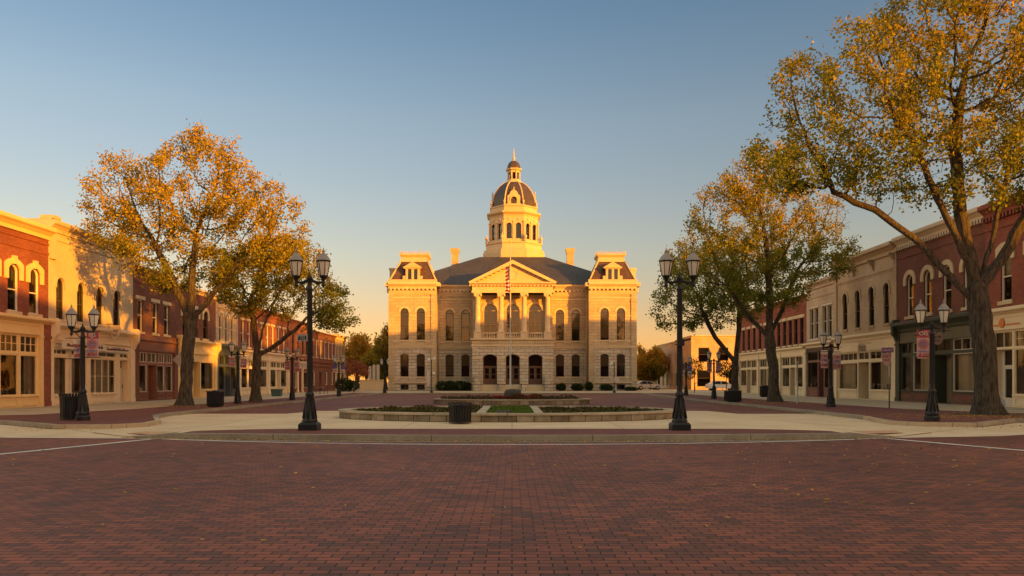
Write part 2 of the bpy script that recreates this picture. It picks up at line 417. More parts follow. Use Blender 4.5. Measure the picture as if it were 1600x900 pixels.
def ring(mb, a, b, y0, y1, m=0):
    """frame between outer loop a and inner loop b (same count), from y0 (front) to y1"""
    n = len(a)
    P = [(x, y0, z) for x, z in a] + [(x, y0, z) for x, z in b] + [(x, y1, z) for x, z in a] + [(x, y1, z) for x, z in b]
    fs = []
    for i in range(n):
        j = (i+1) % n
        fs += [(i, j, n+j, n+i), (n+i, n+j, 3*n+j, 3*n+i), (j, i, 2*n+i, 2*n+j)]
    mb.mesh(P, fs, m)

def hood(mb, x0, x1, z1, rise, t, drop, y0, y1, m=0, key=0, n=10):
    """raised band over an arched opening, with ears dropping below the spring line"""
    o = outline(x0, x1, z1-1, z1, rise, n)[2:] if rise > 0 else [(x1, z1), (x0, z1)]
    O = outline(x0-t, x1+t, z1-1, z1+t, rise*1.0 if rise < (x1-x0)*.4 else rise+t, n)[2:] if rise > 0 else [(x1+t, z1+t), (x0-t, z1+t)]
    inn = [(x1, o[0][1]-drop)] + o + [(x0, o[-1][1]-drop)]
    out = [(x1+t, O[0][1]-drop-(O[0][1]-o[0][1]))] + O + [(x0-t, O[-1][1]-drop-(O[-1][1]-o[-1][1]))]
    k = len(inn)
    for i in range(k-1):
        a, b, c, d = inn[i], out[i], out[i+1], inn[i+1]
        q = [(p[0], y0, p[1]) for p in (a, b, c, d)] + [(p[0], y1, p[1]) for p in (a, b, c, d)]
        fs = [(0,1,2,3), (1,5,6,2), (0,3,7,4)]
        if i == 0: fs.append((0,4,5,1))
        if i == k-2: fs.append((3,2,6,7))
        mb.mesh(q, fs, m)
    if key:
        cx = (x0+x1)/2
        mb.prism_y([(cx-key*.4, z1-.04), (cx+key*.4, z1-.04), (cx+key*.6, z1+t+.12), (cx-key*.6, z1+t+.12)], y0-.05, y1, m)

def window(parent, x0, x1, z0, z1, rise=0.0, y=0.0, fw=.07, inset=.12, fmat='sash_dark', rail=True, mull=0, blind=0.0,
           bmat='blind', pane='glass', sill=None, hd=None, name='window', Mx=None, bars=0):
    mb = MB(); a = outline(x0, x1, z0, z1, rise)
    r2 = max(rise - (fw if rise > (x1-x0)*.4 else 0), rise*.5) if rise > 0 else 0
    b = outline(x0+fw, x1-fw, z0+fw, z1-fw, r2)
    ring(mb, a, b, y+inset, y+inset+.08)
    zs = z1-rise
    if rail:
        zm = z0+(zs-z0)*.52 if rise < .5 else z0+(zs-z0)*.5
        mb.box(x0+fw, x1-fw, y+inset+.015, y+inset+.07, zm-.035, zm+.035)
    if rise > .45: mb.box(x0+fw, x1-fw, y+inset+.02, y+inset+.07, zs-.045, zs+.045)
    for k in range(mull):
        xm = x0+(x1-x0)*(k+1)/(mull+1); mb.box(xm-.022, xm+.022, y+inset+.018, y+inset+.068, z0+fw, zs)
    for k in range(bars):
        zz = z0+(zs-z0)*(k+1)/(bars+1); mb.box(x0+fw, x1-fw, y+inset+.022, y+inset+.064, zz-.016, zz+.016)
    w = mb.build(name, M[fmat], parent, M=Mx)
    p = MB(); p.face([(x, y+inset+.075, z) for x, z in b]); p.build('pane', M[pane], w)
    if blind > 0:
        q = MB(); zb = z1-fw-(z1-z0-2*fw)*blind; zt = z1-.02 if rise <= 0 else zs+.02
        q.box(x0+.03, x1-.03, y+inset+.16, y+inset+.17, zb, zt)
        if rise > 0:
            up = outline(x0+.03, x1-.03, zs-.3, z1-.03, rise-.02 if rise > .1 else rise)[2:]
            q.face([(x, y+inset+.162, z) for x, z in up] )
        q.build('blind', M[bmat], w)
    if sill:
        q = MB(); e = sill[1]; q.box(x0-e, x1+e, y-.09, y+.05, z0-sill[2], z0+.012); q.build('sill', M[sill[0]], w)
    if hd:
        q = MB(); hood(q, x0, x1, z1, rise, hd[1], hd[2], y-hd[3], y+.02, key=hd[4] if len(hd) > 4 else 0)
        q.build('hood', M[hd[0]], w)
    return w

def cornice_poly(y, zb, zt, p):
    h = zt-zb
    return [(y+.02, zb), (y-p*.25, zb), (y-p*.3, zb+h*.3), (y-p*.7, zb+h*.55), (y-p*.92, zb+h*.62), (y-p, zb+h*.68), (y-p, zb+h*.9), (y-p*.9, zt), (y+.02, zt)]

# ------------------------------------------------------------------ the courthouse
def courthouse():
    T = thing('courthouse', 'pale limestone courthouse with columned portico and domed clock-style cupola across the square', 'courthouse', (.1, 113, .15))
    T['label'] = 'pale limestone courthouse with pedimented portico, slate roofs and octagonal domed tower'
    LM = [M['limestone'], M['dark_in'], M['limestone_rough']]
    HD = ('limestone_trim', .32, .0, .09)
    SL = ('limestone_trim', .12, .2)
    def bay(name, xs, xl, xr, y, zb, zt, left_ret, right_ret, basement=True, hoodkey=0):
        mb = MB(); h1 = []; h2 = []
        for x in xs:
            h1.append(dict(x0=x-.59, x1=x+.59, z0=2.05, z1=5.42, rise=.24))
            if basement: h1.append(dict(x0=x-.58, x1=x+.58, z0=.12, z1=.92, rise=0))
            h2.append(dict(x0=x-.59, x1=x+.59, z0=7.45, z1=12.15, rise=.59))
        wall(mb, [(xl,-.3),(xr,-.3),(xr,6.5),(xl,6.5)], h1, y, m=2)
        wall(mb, [(xl,6.5),(xr,6.5),(xr,zt),(xl,zt)], h2, y, m=0)
        if left_ret:  mb.box(xl, xl+.02, y+.001, y+left_ret, -.3, zt, 0)
        if right_ret: mb.box(xr-.02, xr, y+.001, y+right_ret, -.3, zt, 0)
        mb.build('wall', LM, T)
        for x in xs:
            window(T, x-.59, x+.59, 2.05, 5.42, .24, y, fmat='sash_dark', blind=R.choice([.5,.55,.95]), bmat='blind', sill=SL)
            window(T, x-.59, x+.59, 7.45, 12.15, .59, y, fmat='sash_dark', blind=R.choice([.5,.62,.95]), bmat='blind', sill=SL, hd=HD)
            if basement: window(T, x-.58, x+.58, .12, .92, 0, y, rail=False, mull=1)
        def course(*a):
            tr = MB(); tr.box(*a); tr.build('string_course', M['limestone_trim'], T)
        def belt(z0, z1, p): course(xl-.02, xr+.02, y-p, y+.02, z0, z1)
        # string courses stop at the openings
        def cut(z0, z1, p):
            e = xl-.02
            for x in sorted(xs):
                course(e, x-.66, y-p, y+.02, z0, z1); e = x+.66
            course(e, xr+.02, y-p, y+.02, z0, z1)
        belt(1.12, 1.36, .16); belt(6.3, 6.62, .14); belt(6.62, 6.74, .2); belt(13.55, 13.75, .07); belt(14.25, 14.42, .1)
        cut(1.78, 1.98, .06); cut(7.12, 7.36, .08); cut(10.95, 11.12, .07)
        cr = MB(); cr.prism_x(cornice_poly(y, 15.0, 15.9, .55), xl-.04, xr+.04)
        k = xl+.2
        while k < xr-.2:
            cr.box(k, k+.24, y-.36, y-.02, 14.74, 15.02); k += .58
        cr.box(xl, xr, y-.08, y+.02, 14.5, 14.74)
        cr.build('cornice', M['limestone_trim'], T)
    for s in (-1, 1):
        xl, xr = (10.9, 17.7) if s > 0 else (-17.7, -10.9)
        bay('pavilion', [s*13.13, s*15.45], xl, xr, 0, 0, 15.0, 8, 8)
        # corner pilaster strips
        for (a, b) in ((xl, xl+.75), (xr-.75, xr)):
            pl = MB()
            pl.box(a-.03, b, -.13, .02, 6.76, 14.2); pl.box(a-.06, b+.05, -.18, .02, 13.0, 13.3); pl.box(a-.04, b+.03, -.17, .02, -.3, 6.28)
            pl.build('corner_pilaster', [M['limestone']], T)
        # side cornices
        cs = MB(); cs.box(xl-.5, xl-.04, -.3, 3.4, 15.35, 15.9) if s > 0 else cs.box(xr+.04, xr+.5, -.3, 3.4, 15.35, 15.9)
        if s > 0: cs.box(xr+.04, xr+.5, -.3, 7.5, 15.35, 15.9)
        else: cs.box(xl-.5, xl-.04, -.3, 7.5, 15.35, 15.9)
        cs.build('cornice', M['limestone_trim'], T)
        bay('wing', [s*6.9, s*9.2], (5.7 if s > 0 else -10.9), (10.9 if s > 0 else -5.7), 2.5, 0, 15.0, 0, 0)
        # drain pipe in the angle
        dp = MB(); dp.tube([(s*10.78, 2.3, .2), (s*10.78, 2.3, 15)], .07, 8); dp.build('drain_pipe', M['limestone_trim'], T)
        # mansard roof of the pavilion
        cx = s*14.3
        rf = MB()
        rf.taper(cx-3.45, cx+3.45, .0, 7.0, 15.9, cx-1.9, cx+1.9, 1.75, 5.3, 19.25, 0)
        rf.build('mansard_roof', M['slate_red'], T)
        for (bx, tx) in ((-3.47, -1.92), (3.47, 1.92)):
            for ya, yb in ((-.02, 1.73), (7.02, 5.32)):
                hp = MB(); hp.tube([(cx+bx, ya, 15.9), (cx+tx, yb, 19.3)], .13, 6); hp.build('hip_rib', M['white_trim'], T)
        hp = MB(); hp.box(cx-3.5, cx+3.5, -.12, .1, 15.88, 16.35); hp.build('roof_kerb', M['white_trim'], T)
        bl = MB(); bl.taper(cx-1.98, cx+1.98, 1.6, 5.4, 19.2, cx-1.85, cx+1.85, 1.72, 5.3, 19.9); bl.taper(cx-1.85, cx+1.85, 1.72, 5.3, 19.9, cx-2.12, cx+2.12, 1.45, 5.55, 20.2)
        bl.box(cx-2.12, cx+2.12, 1.45, 5.55, 20.2, 20.42); bl.build('roof_crown', M['white_trim'], T)
        ct = MB()
        for k in range(13):
            x = cx-1.95+k*3.9/12
            ct.tube([(x, 1.6, 20.42), (x, 1.6, 20.8 + .16*(k % 2))], [.05, .02], 5)
        ct.box(cx-2, cx+2, 1.57, 1.63, 20.58, 20.63)
        for k in range(9):
            y = 1.6+k*3.8/8
            for sx in (-1.98, 1.98): ct.tube([(cx+sx, y, 20.42), (cx+sx, y, 20.8 + .16*(k % 2))], [.05, .02], 5)
        ct.build('iron_cresting', M['white_trim'], T)
        dm = MB()
        hs = [dict(x0=cx-.72, x1=cx-.14, z0=16.2, z1=17.95, rise=0, deep=.5), dict(x0=cx+.14, x1=cx+.72, z0=16.2, z1=17.95, rise=0, deep=.5)]
        wall(dm, [(cx-.98,15.95),(cx+.98,15.95),(cx+.98,18.1),(cx-.98,18.1)], hs, -.05, depth=.15)
        dm.box(cx-.98, cx-.96, -.049, 1.6, 15.95, 18.1); dm.box(cx+.96, cx+.98, -.049, 1.6, 15.95, 18.1)
        dm.box(cx-1.4, cx-.98, -.02, .6, 15.95, 16.9); dm.box(cx+.98, cx+1.4, -.02, .6, 15.95, 16.9)
        dm.prism_y([(cx-1.42,18.1),(cx+1.42,18.1),(cx,18.95)], -.25, 1.9)
        dm.box(cx-1.25, cx+1.25, -.16, .4, 17.96, 18.1)
        d = dm.build('dormer', [M['white_trim'], M['dark_in']], T)
        for a in (-.72, .14):
            wmb = MB(); ring(wmb, outline(cx+a, cx+a+.58, 16.2, 17.95), outline(cx+a+.05, cx+a+.53, 16.25, 17.9), .02, .08)
            wmb.face([(cx+a, .06, 16.2), (cx+a+.58, .06, 16.2), (cx+a+.58, .06, 17.95), (cx+a, .06, 17.95)], 1)
            wmb.build('dormer_window', [M['white_trim'], M['glass']], d)
        # outer parapet piece above the rear block
        pp = MB(); xo = s*18.25
        pp.box(xo-.35, xo+.35, 6.6, 8.6, 15.9, 18.7); pp.box(xo-.45, xo+.45, 6.5, 8.7, 18.7, 19.0); pp.box(xo-.42, xo+.42, 6.5, 8.7, 16.5, 16.7)
        pp.build('parapet', M['limestone_trim'], T)
        rr = MB(); rr.taper(min(s*14, s*18.2), max(s*14, s*18.2), 7.1, 20, 15.9, min(s*14, s*17.8), max(s*14, s*17.8), 8.6, 18, 18.6); rr.build('mansard_roof', M['slate'], T)
        # chimney
        ch = MB(); cx2 = s*9.35
        ch.box(cx2-.55, cx2+.55, 15, 16.1, 17.5, 22.6); ch.box(cx2-.62, cx2+.62, 14.93, 16.17, 19.6, 19.9); ch.taper(cx2-.55, cx2+.55, 15, 16.1, 22.6, cx2-.72, cx2+.72, 14.85, 16.25, 23.2)
        ch.box(cx2-.72, cx2+.72, 14.85, 16.25, 23.2, 23.55); ch.build('chimney', [M['brick_tan']], T)
    # rear block
    rb = MB(); rb.box(-18.5, 18.5, 7.0, 37, -.3, 15.2)
    for z0, z1, p in ((1.1,1.36,.12),(6.3,6.7,.12),(11,11.15,.06),(13.5,13.7,.06)): rb.box(-18.5-p, 18.5+p, 7-p, 37+p, z0, z1)
    rb.build('wall', [M['limestone']], T)
    rc = MB(); rc.box(-19.0, 19.0, 6.5, 37.5, 15.2, 15.85); rc.box(-18.75, 18.75, 6.75, 37.2, 14.8, 15.2); rc.build('cornice', M['limestone_trim'], T)
    rf = MB()
    rf.taper(-17.6, 17.6, 1.85, 36.5, 15.86, -5.2, 5.2, 11.4, 22.5, 21.5)
    rf.build('hip_roof', M['slate'], T)
    # ---- portico: ground storey with three doorways
    pf = -3.5
    mb = MB()
    hs = [dict(x0=c-.98, x1=c+.98, z0=.96, z1=5.25, rise=.42, depth=1.25, deep=1.6) for c in (-3.15, 0, 3.15)]
    wall(mb, [(-5.6,-.3),(5.6,-.3),(5.6,6.5),(-5.6,6.5)], hs, pf, m=2)
    mb.box(-5.6, -5.58, pf+.001, 2.5, -.3, 6.5, 2); mb.box(5.58, 5.6, pf+.001, 2.5, -.3, 6.5, 2)
    mb.box(-5.66, 5.66, pf-.02, 2.5, 6.5, 7.3, 0)
    mb.build('wall', LM, T)
    tr = MB(); tr.box(-5.85, 5.85, pf-.2, 2.4, 7.3, 7.48); tr.box(-5.75, 5.75, pf-.12, pf+.02, 6.35, 6.6)
    for xa, xb in ((-5.65, -4.16), (-2.14, -1.01), (1.01, 2.14), (4.16, 5.65)): tr.box(xa, xb, pf-.08, pf+.02, 4.55, 4.8); tr.box(xa, xb, pf-.1, pf+.02, .98, 1.25)
    tr.build('string_course', M['limestone_trim'], T)
    for c in (-3.15, 0, 3.15):
        y = pf+1.12
        d = MB(); a = outline(c-.98, c+.98, .96, 5.25, .42); b2 = outline(c-.86, c+.86, 1.0, 5.13, .4); ring(d, a, b2, y, y+.12)
        d.box(c-.86, c+.86, y+.01, y+.11, 3.42, 3.6); d.box(c-.05, c+.05, y+.012, y+.1, 1.0, 3.42)
        for q in (-1, 1):
            x0, x1 = (c+.05, c+.86) if q > 0 else (c-.86, c-.05)
            d.box(x0, x0+.13, y+.02, y+.09, 1.0, 3.42); d.box(x1-.13, x1, y+.02, y+.09, 1.0, 3.42)
            d.box(x0+.13, x1-.13, y+.02, y+.09, 1.0, 1.75); d.box(x0+.13, x1-.13, y+.02, y+.09, 3.27, 3.42); d.box(x0+.13, x1-.13, y+.02, y+.09, 2.35, 2.45)
        dr = d.build('door', M['wood_door'], T)
        p = MB(); p.face([(x, y+.1, z) for x, z in b2]); p.build('pane', M['glass'], dr)
        hn = MB()
        for q in (-.1, .1): hn.tube([(c+q, y-.03, 1.9), (c+q, y-.03, 2.35)], .02, 6)
        hn.build('handle', M['steel'], dr)
    st = MB()
    for k in range(6): st.box(-4.35, 4.35, pf-2.05+k*.33, pf-.001, -.3+.0, -.15+.16*(k+1)-.02)
    st.build('entrance_steps', M['limestone_trim'], T)
    for x in (-4.85, -1.58, 1.58, 4.85):
        ck = MB(); w = .48 if abs(x) > 2 else .3
        ck.box(x-w, x+w, pf-2.2, pf-.09, -.3, 1.0); ck.box(x-w-.06, x+w+.06, pf-2.26, pf-.09, 1.0, 1.13)
        if abs(x) > 2: ck.box(x-w+.06, x+w-.06, pf-1.2, pf-.1, 1.13, 2.1); ck.box(x-w, x+w, pf-1.26, pf-.1, 2.1, 2.25)
        ck.build('step_cheek', M['limestone_rough'], T)
    # upper loggia
    mb = MB(); hs = [dict(x0=c-.98, x1=c+.98, z0=7.55, z1=12.6, rise=.98) for c in (-3.15, 0, 3.15)]
    wall(mb, [(-5.57,7.48),(5.57,7.48),(5.57,14.0),(-5.57,14.0)], hs, -1.5)
    mb.box(-5.6, -5.58, -1.5, 2.5, 7.48, 15); mb.box(5.58, 5.6, -1.5, 2.5, 7.48, 15)
    for q in (-1, 1):
        xa, xb = (-5.58, -5.2) if q < 0 else (5.2, 5.58)
        mb.box(xa, xb, pf+.95, -1.503, 7.48, 14.0)
    mb.box(-5.6, 5.6, pf+.2, -.1, 14.0, 14.1)
    mb.build('wall', LM, T)
    for c in (-3.15, 0, 3.15):
        window(T, c-.98, c+.98, 7.55, 12.6, .98, -1.5, fw=.1, fmat='white_trim', mull=1, blind=R.choice([.55, .6, .95]), hd=('limestone_trim', .36, 0, .12, .5))
    for x in (-4.85, -1.6, 1.6, 4.85):
        cm = MB()
        cm.box(x-.52, x+.52, pf-.08, pf+.92, 7.48, 8.35); cm.box(x-.58, x+.58, pf-.14, pf+.98, 8.35, 8.48)
        cm.lathe([(.46,8.48),(.46,8.58),(.40,8.66),(.385,8.7),(.375,10.5),(.33,13.2),(.36,13.25),(.33,13.3),(.36,13.45)], 18, x, pf+.42)
        cap = MB(); cap.taper(x-.36, x+.36, pf+.06, pf+.78, 13.45, x-.52, x+.52, pf-.1, pf+.94, 13.85); cap.box(x-.56, x+.56, pf-.14, pf+.98, 13.85, 14.0)
        for q in (-1, 1): cap.lathe([(.0,0),(.17,0),(.17,.2),(0,.2)], 10, 0, 0) if False else cap.tube([(x+q*.42, pf-.12, 13.66), (x+q*.42, pf+.96, 13.66)], .16, 10)
        c = cm.build('column', M['limestone_trim'], T); cap.build('capital', M['limestone_trim'], c)
    bl = MB()
    for xa, xb in ((-4.3, -2.15), (-1.05, 1.05), (2.15, 4.3)):
        bl.box(xa, xb, pf+.1, pf+.34, 8.2, 8.36); bl.box(xa, xb, pf+.12, pf+.32, 7.48, 7.62)
        k = xa+.12
        while k < xb-.05:
            bl.lathe([(.05,7.62),(.09,7.8),(.045,8.0),(.07,8.2)], 8, k, pf+.22, cap=False); k += .24
    bl.build('balustrade', M['limestone_trim'], T)
    en = MB(); en.box(-5.68, 5.68, pf-.12, 2.5, 14.0, 14.32); en.box(-5.6, 5.6, pf-.04, 2.5, 14.32, 14.95)
    en.prism_x(cornice_poly(pf-.04, 14.95, 15.5, .5), -6.0, 6.0)
    k = -5.6
    while k < 5.5: en.box(k, k+.22, pf-.34, pf-.02, 14.9, 15.12); k += .5
    en.box(-6.0, -5.6, pf-.04, 3, 15.15, 15.5); en.box(5.6, 6.0, pf-.04, 3, 15.15, 15.5)
    en.build('entablature', M['limestone_trim'], T)
    pd = MB()
    pd.prism_y([(-5.5,15.5),(5.5,15.5),(0,18.25)], pf+.15, 3.0)
    for q in (-1, 1):
        pd.prism_y([(q*6.15,15.5),(q*5.3,15.5),(0,18.1),(0,18.62)] if q < 0 else [(0,18.62),(0,18.1),(5.3,15.5),(6.15,15.5)], pf-.5, pf+.2)
        for k in range(1, 9):
            t = k/9.0; x = q*5.35*(1-t); z = 15.42+2.62*t
            pd.box(x-.13, x+.13, pf-.2, pf+.14, z-.12, z+.1)
    pd.lathe([(.0,0),(.62,0),(.72,.08),(.72,.16),(0,.16)], 24, m=0) if False else None
    Mm = Matrix.Translation((0, pf+.15, 16.6)) @ Matrix.Rotation(pi/2, 4, 'X')
    pd.M = Mm; pd.lathe([(.55,.0),(.55,.1),(.72,.12),(.74,.0)], 24, smooth=False, cap=False); pd.lathe([(.0,.04),(.55,.04)], 24, smooth=False, cap=False); pd.M = None
    pd.build('pediment', M['limestone_trim'], T)
    pr = MB()
    for q in (-1, 1):
        pr.face([(0, pf-.52, 18.64), (q*6.2, pf-.52, 15.52), (q*6.2, 12, 15.52), (0, 12, 18.64)][::(1 if q < 0 else -1)])
    pr.build('portico_roof', M['slate'], T)
    # ---- tower
    tx, ty = .2, 16.5
    ph = pi/8; K = 1/cos(pi/8)
    def oc(mb, prof, m=0, smooth=False): mb.lathe([(r*K, z) for r, z in prof], 8, tx, ty, m, smooth, ph)
    b = MB(); oc(b, [(4.95,19.5),(4.95,22.6),(4.8,22.75),(4.8,23.0),(4.5,23.1),(4.42,23.9),(4.55,24.0),(4.55,24.2)]); b.build('tower_base', M['white_trim'], T)
    d = MB(); wins = []
    hw = 3.88*math.tan(pi/8)
    for k in range(8):
        a = k*pi/4
        Mx = Matrix.Translation((tx, ty, 0)) @ Matrix.Rotation(a, 4, 'Z') @ Matrix.Translation((0, -3.88, 0))
        d.M = Mx
        hs = [dict(x0=c-.42, x1=c+.42, z0=24.75, z1=27.35, rise=.42, deep=.7) for c in (-.75, .75)]
        wall(d, [(-hw,24.1),(hw,24.1),(hw,28.7),(-hw,28.7)], hs, 0, depth=.2)
        for c in (-hw, 0, hw):
            d.box(c-.14, c+.14, -.1, .02, 24.2, 27.7); d.box(c-.19, c+.19, -.15, .02, 27.4, 27.7)
        d.box(-hw, hw, -.12, .02, 24.2, 24.6)
        for c in (-.75, .75): hood(d, c-.42, c+.42, 27.35, .42, .14, 0, -.07, .02); d.box(c-.16, c+.16, -.1, .02, 27.75, 28.15)
        d.M = None
        wins.append(Mx)
    d.build('tower_drum', [M['white_trim'], M['dark_in']], T)
    for Mx in wins:
        for c in (-.75, .75):
            w = window(T, c-.42, c+.42, 24.75, 27.35, .42, 0, fw=.06, inset=.16, fmat='sash_dark', Mx=Mx, name='tower_window')
    c = MB(); oc(c, [(3.92,28.5),(3.97,28.7),(4.3,28.95),(4.36,29.05),(4.36,29.25),(3.85,29.3),(3.75,29.4),(3.75,30.05),(3.88,30.12),(3.88,30.3),(3.5,30.33)]); c.build('tower_cornice', M['white_trim'], T)
    dm = MB(); prof = []
    for k in range(11):
        t = k/10; a = t*1.18
        prof.append((1.15+(3.52-1.15)*(cos(a)-cos(1.18))/(1-cos(1.18)), 30.3+4.55*sin(a)/sin(1.18)))
    oc(dm, prof); dome = dm.build('dome', M['dome'], T)
    for k in range(8):
        a = ph+k*pi/4; rb = MB()
        rb.tube([(tx+(r*K)*cos(a), ty+(r*K)*sin(a), z) for r, z in prof], .11, 6)
        rb.build('dome_rib', M['white_trim'], dome)
    for k in range(4):
        dd = MB(); dd.M = Matrix.Translation((tx, ty, 0)) @ Matrix.Rotation(k*pi/2, 4, 'Z') @ Matrix.Translation((0, -3.58, -.42))
        hs = [dict(x0=-.46, x1=.46, z0=30.95, z1=32.1, rise=.4, deep=.6)]
        wall(dd, [(-1.0,30.75),(1.0,30.75),(1.0,32.2),(.62,32.6),(.5,32.95),(0,33.3),(-.5,32.95),(-.62,32.6),(-1.0,32.2)], hs, 0, depth=.2)
        dd.prism_y([(-1.0,30.75),(-1.0,32.2),(-.62,32.6),(-.5,32.95),(0,33.3),(.5,32.95),(.62,32.6),(1.0,32.2),(1.0,30.75)], .001, 1.9, caps=False)
        hood(dd, -.46, .46, 32.1, .4, .2, .2, -.1, .02); dd.box(-1.2, 1.2, -.12, .6, 30.7, 30.9)
        dd.tube([(0, .1, 33.2), (0, .1, 33.75)], [.12, .05], 6)
        dd.M = None; dd.build('dome_dormer', [M['white_trim'], M['dark_in']], T)
    for k in range(8):
        a = ph+k*pi/4
        for (r, z, q) in ((4.55*K, 24.2, 1.0), (3.75*K, 30.28, .8)):
            ur = MB(); ur.lathe([(.2*q,z),(.2*q,z+.3*q),(.1*q,z+.35*q),(.28*q,z+.8*q),(.22*q,z+1.0*q),(.05*q,z+1.1*q),(.04*q,z+1.45*q)], 8, tx+r*cos(a)*.97, ty+r*sin(a)*.97); ur.build('urn', M['white_trim'], T)
    l = MB(); oc(l, [(1.5,34.6),(1.35,34.85),(1.12,34.95),(1.05,35.25)])
    oc(l, [(.68,35.2),(.68,36.75)], 1)
    for k in range(8):
        a = ph+k*pi/4; l.tube([(tx+.98*cos(a), ty+.98*sin(a), 35.2), (tx+.98*cos(a), ty+.98*sin(a), 36.8)], .15, 6)
    oc(l, [(.95,36.4),(1.0,36.75),(1.25,36.85),(1.28,37.05),(1.05,37.1)])
    l.build('lantern', [M['white_trim'], M['dark_in']], T)
    q = MB(); oc(q, [(1.08,37.1),(1.04,37.5),(.85,38.0),(.5,38.4),(.15,38.55)], smooth=False); q.build('lantern_dome', M['dome'], T)
    f = MB(); f.lathe([(.22,38.5),(.16,38.75),(.3,38.95),(.12,39.15),(.1,39.5),(.2,39.65),(.08,39.8),(.05,40.4),(.01,40.7)], 10, tx, ty); f.build('finial', M['white_trim'], T)
    T.scale = (1.03, 1, 1)
    return T
courthouse()
# ------------------------------------------------------------------ ground
def sheet(name, polys, mat, z, kind='structure', lab=None):
    mb = MB()
    for poly in polys:
        for t in tessellate_polygon([[Vector((x, y, 0)) for x, y in poly]]):
            a, b, c = (poly[i] for i in t)
            if (b[0]-a[0])*(c[1]-a[1])-(b[1]-a[1])*(c[0]-a[0]) < 0: a, c = c, a
            mb.mesh([(p[0], p[1], z) for p in (a, b, c)], [(0,1,2)])
    return tag(mb.build(name, mat), kind=kind)
def strip(mb, line, w, z0, z1, m=0):
    """a kerb-like bar of width w along a polyline (to the left of its direction)"""
    P = [Vector((x, y)) for x, y in line]; n = len(P); off = []; nrm = []
    for i in range(n):
        t = (P[min(i+1, n-1)]-P[max(i-1, 0)]).normalized(); off.append(P[i] + Vector((-t.y, t.x))*w); nrm.append(Vector((-t.y, t.x)))
    P = [p-q*.015 for p, q in zip(P, nrm)]
    for i in range(n-1):
        q = [P[i], P[i+1], off[i+1], off[i]]
        v = [(p.x, p.y, z0) for p in q] + [(p.x, p.y, z1) for p in q]
        fs = [(4,5,6,7), (0,1,5,4), (2,3,7,6)]
        if i == 0: fs.append((3,0,4,7))
        if i == n-2: fs.append((1,2,6,5))
        mb.mesh(v, fs, m)
sheet('ground', [[(-1500,-1500),(1500,-1500),(1500,2500),(-1500,2500)]], M['ground'], -.05)
sheet('brick_road', [[(-90,-30),(90,-30),(90,112),(-90,112)]], M['road'], 0.0)
KZ = .15
# pavements
Lcorner = [(-13.2,25.5),(-12.6,26.6),(-12.9,28.2),(-13.9,30.2),(-15.0,32.6),(-15.5,35),(-15.6,60),(-16.0,80),(-15.5,92)]
Lp = [(-90,29.9),(-90,28.6),(-30,28.4),(-18.5,28.0),(-15.2,25.4)] + Lcorner + [(-15.5,92.001),(-26.4,92.001),(-26.4,29.9)]
Rcorner = [(14.3,26.6),(13.7,28.0),(14.0,29.8),(14.4,31.5),(14.6,34),(14.6,60),(15.0,80),(15.5,92)]
Rp = [(90,30.9),(27.4,30.9),(27.4,92.001),(15.5,92.001)] + Rcorner[::-1] + [(16.0,26.4),(19.2,29.3),(30,29.7),(90,29.9)]
mbp = MB()
mbp.prism_z(Lp, 0, KZ, 0); 
tag(mbp.build('pavement', M['sidewalk']), kind='structure')
mbp = MB(); mbp.prism_z(Rp[::-1], 0, KZ, 0); tag(mbp.build('pavement', M['sidewalk']), kind='structure')
mbp = MB(); mbp.prism_z([(-120,92.003),(120,92.003),(120,112),(-120,112)], 0, KZ, 0); tag(mbp.build('pavement', M['sidewalk']), kind='structure')
mbp = MB(); mbp.prism_z([(-120,112.003),(120,112.003),(120,260),(-120,260)], 0, KZ-.01, 0); tag(mbp.build('paved_yard', M['sidewalk']), kind='structure')
mbk = MB()
strip(mbk, [(-90,28.58),(-30,28.38),(-18.5,27.98),(-15.2,25.38)], .2, 0, KZ+.006)
strip(mbk, Lcorner[3:], .2, 0, KZ+.006)
strip(mbk, Rcorner[::-1][:-3], .2, 0, KZ+.006)
strip(mbk, [(16.0,26.38),(19.2,29.28),(30,29.68),(90,29.88)], .2, 0, KZ+.006)
strip(mbk, [(-15.45,91.98),(15.45,91.98)], .2, 0, KZ+.006)
tag(mbk.build('kerb', M['kerb']), kind='structure')
# the island plaza: level in the middle, falling to street level at both ends
def yf(x):
    return 20.35 + .0098*x*x if abs(x) <= 10.4 else 20.35+.0098*108.2+(abs(x)-10.4)*.9
def zc(x):
    a = abs(x); return KZ if a <= 9.4 else max(.012, KZ-(a-9.4)*(KZ-.012)/1.5)
mbp = MB(); xs = [-17.5,-16,-14,-12.8,-11.6,-10.9,-10.1,-9.4,-8.6] + [k*.86 for k in range(-9,10)] + [8.6,9.4,10.1,10.9,11.6,12.8,14,16,17.5]
for a, b in zip(xs, xs[1:]):
    mbp.mesh([(a, yf(a), zc(a)), (b, yf(b), zc(b)), (b, 37, zc(b)), (a, 37, zc(a))], [(0,1,2,3)])
    mbp.mesh([(a, yf(a), 0), (b, yf(b), 0), (b, yf(b), zc(b)), (a, yf(a), zc(a))], [(0,1,2,3)])
    mbp.mesh([(a, 37, zc(a)), (b, 37, zc(b)), (b, 37, 0), (a, 37, 0)], [(0,1,2,3)])
tag(mbp.build('plaza', M['concrete']), kind='structure')
mbk = MB(); xk = [-10.9,-10.1,-9.4,-8.6] + [k*.86 for k in range(-9,10)] + [8.6,9.4,10.1,10.9]
for a, b in zip(xk, xk[1:]):
    ya, yb = yf(a)-.02, yf(b)-.02
    v = [(a,ya,0),(b,yb,0),(b,yb,zc(b)+.006),(a,ya,zc(a)+.006),(b,yb+.2,zc(b)+.006),(a,ya+.2,zc(a)+.006)]
    mbk.mesh(v, [(0,1,2,3),(3,2,4,5)])
tag(mbk.build('kerb', M['kerb']), kind='structure')
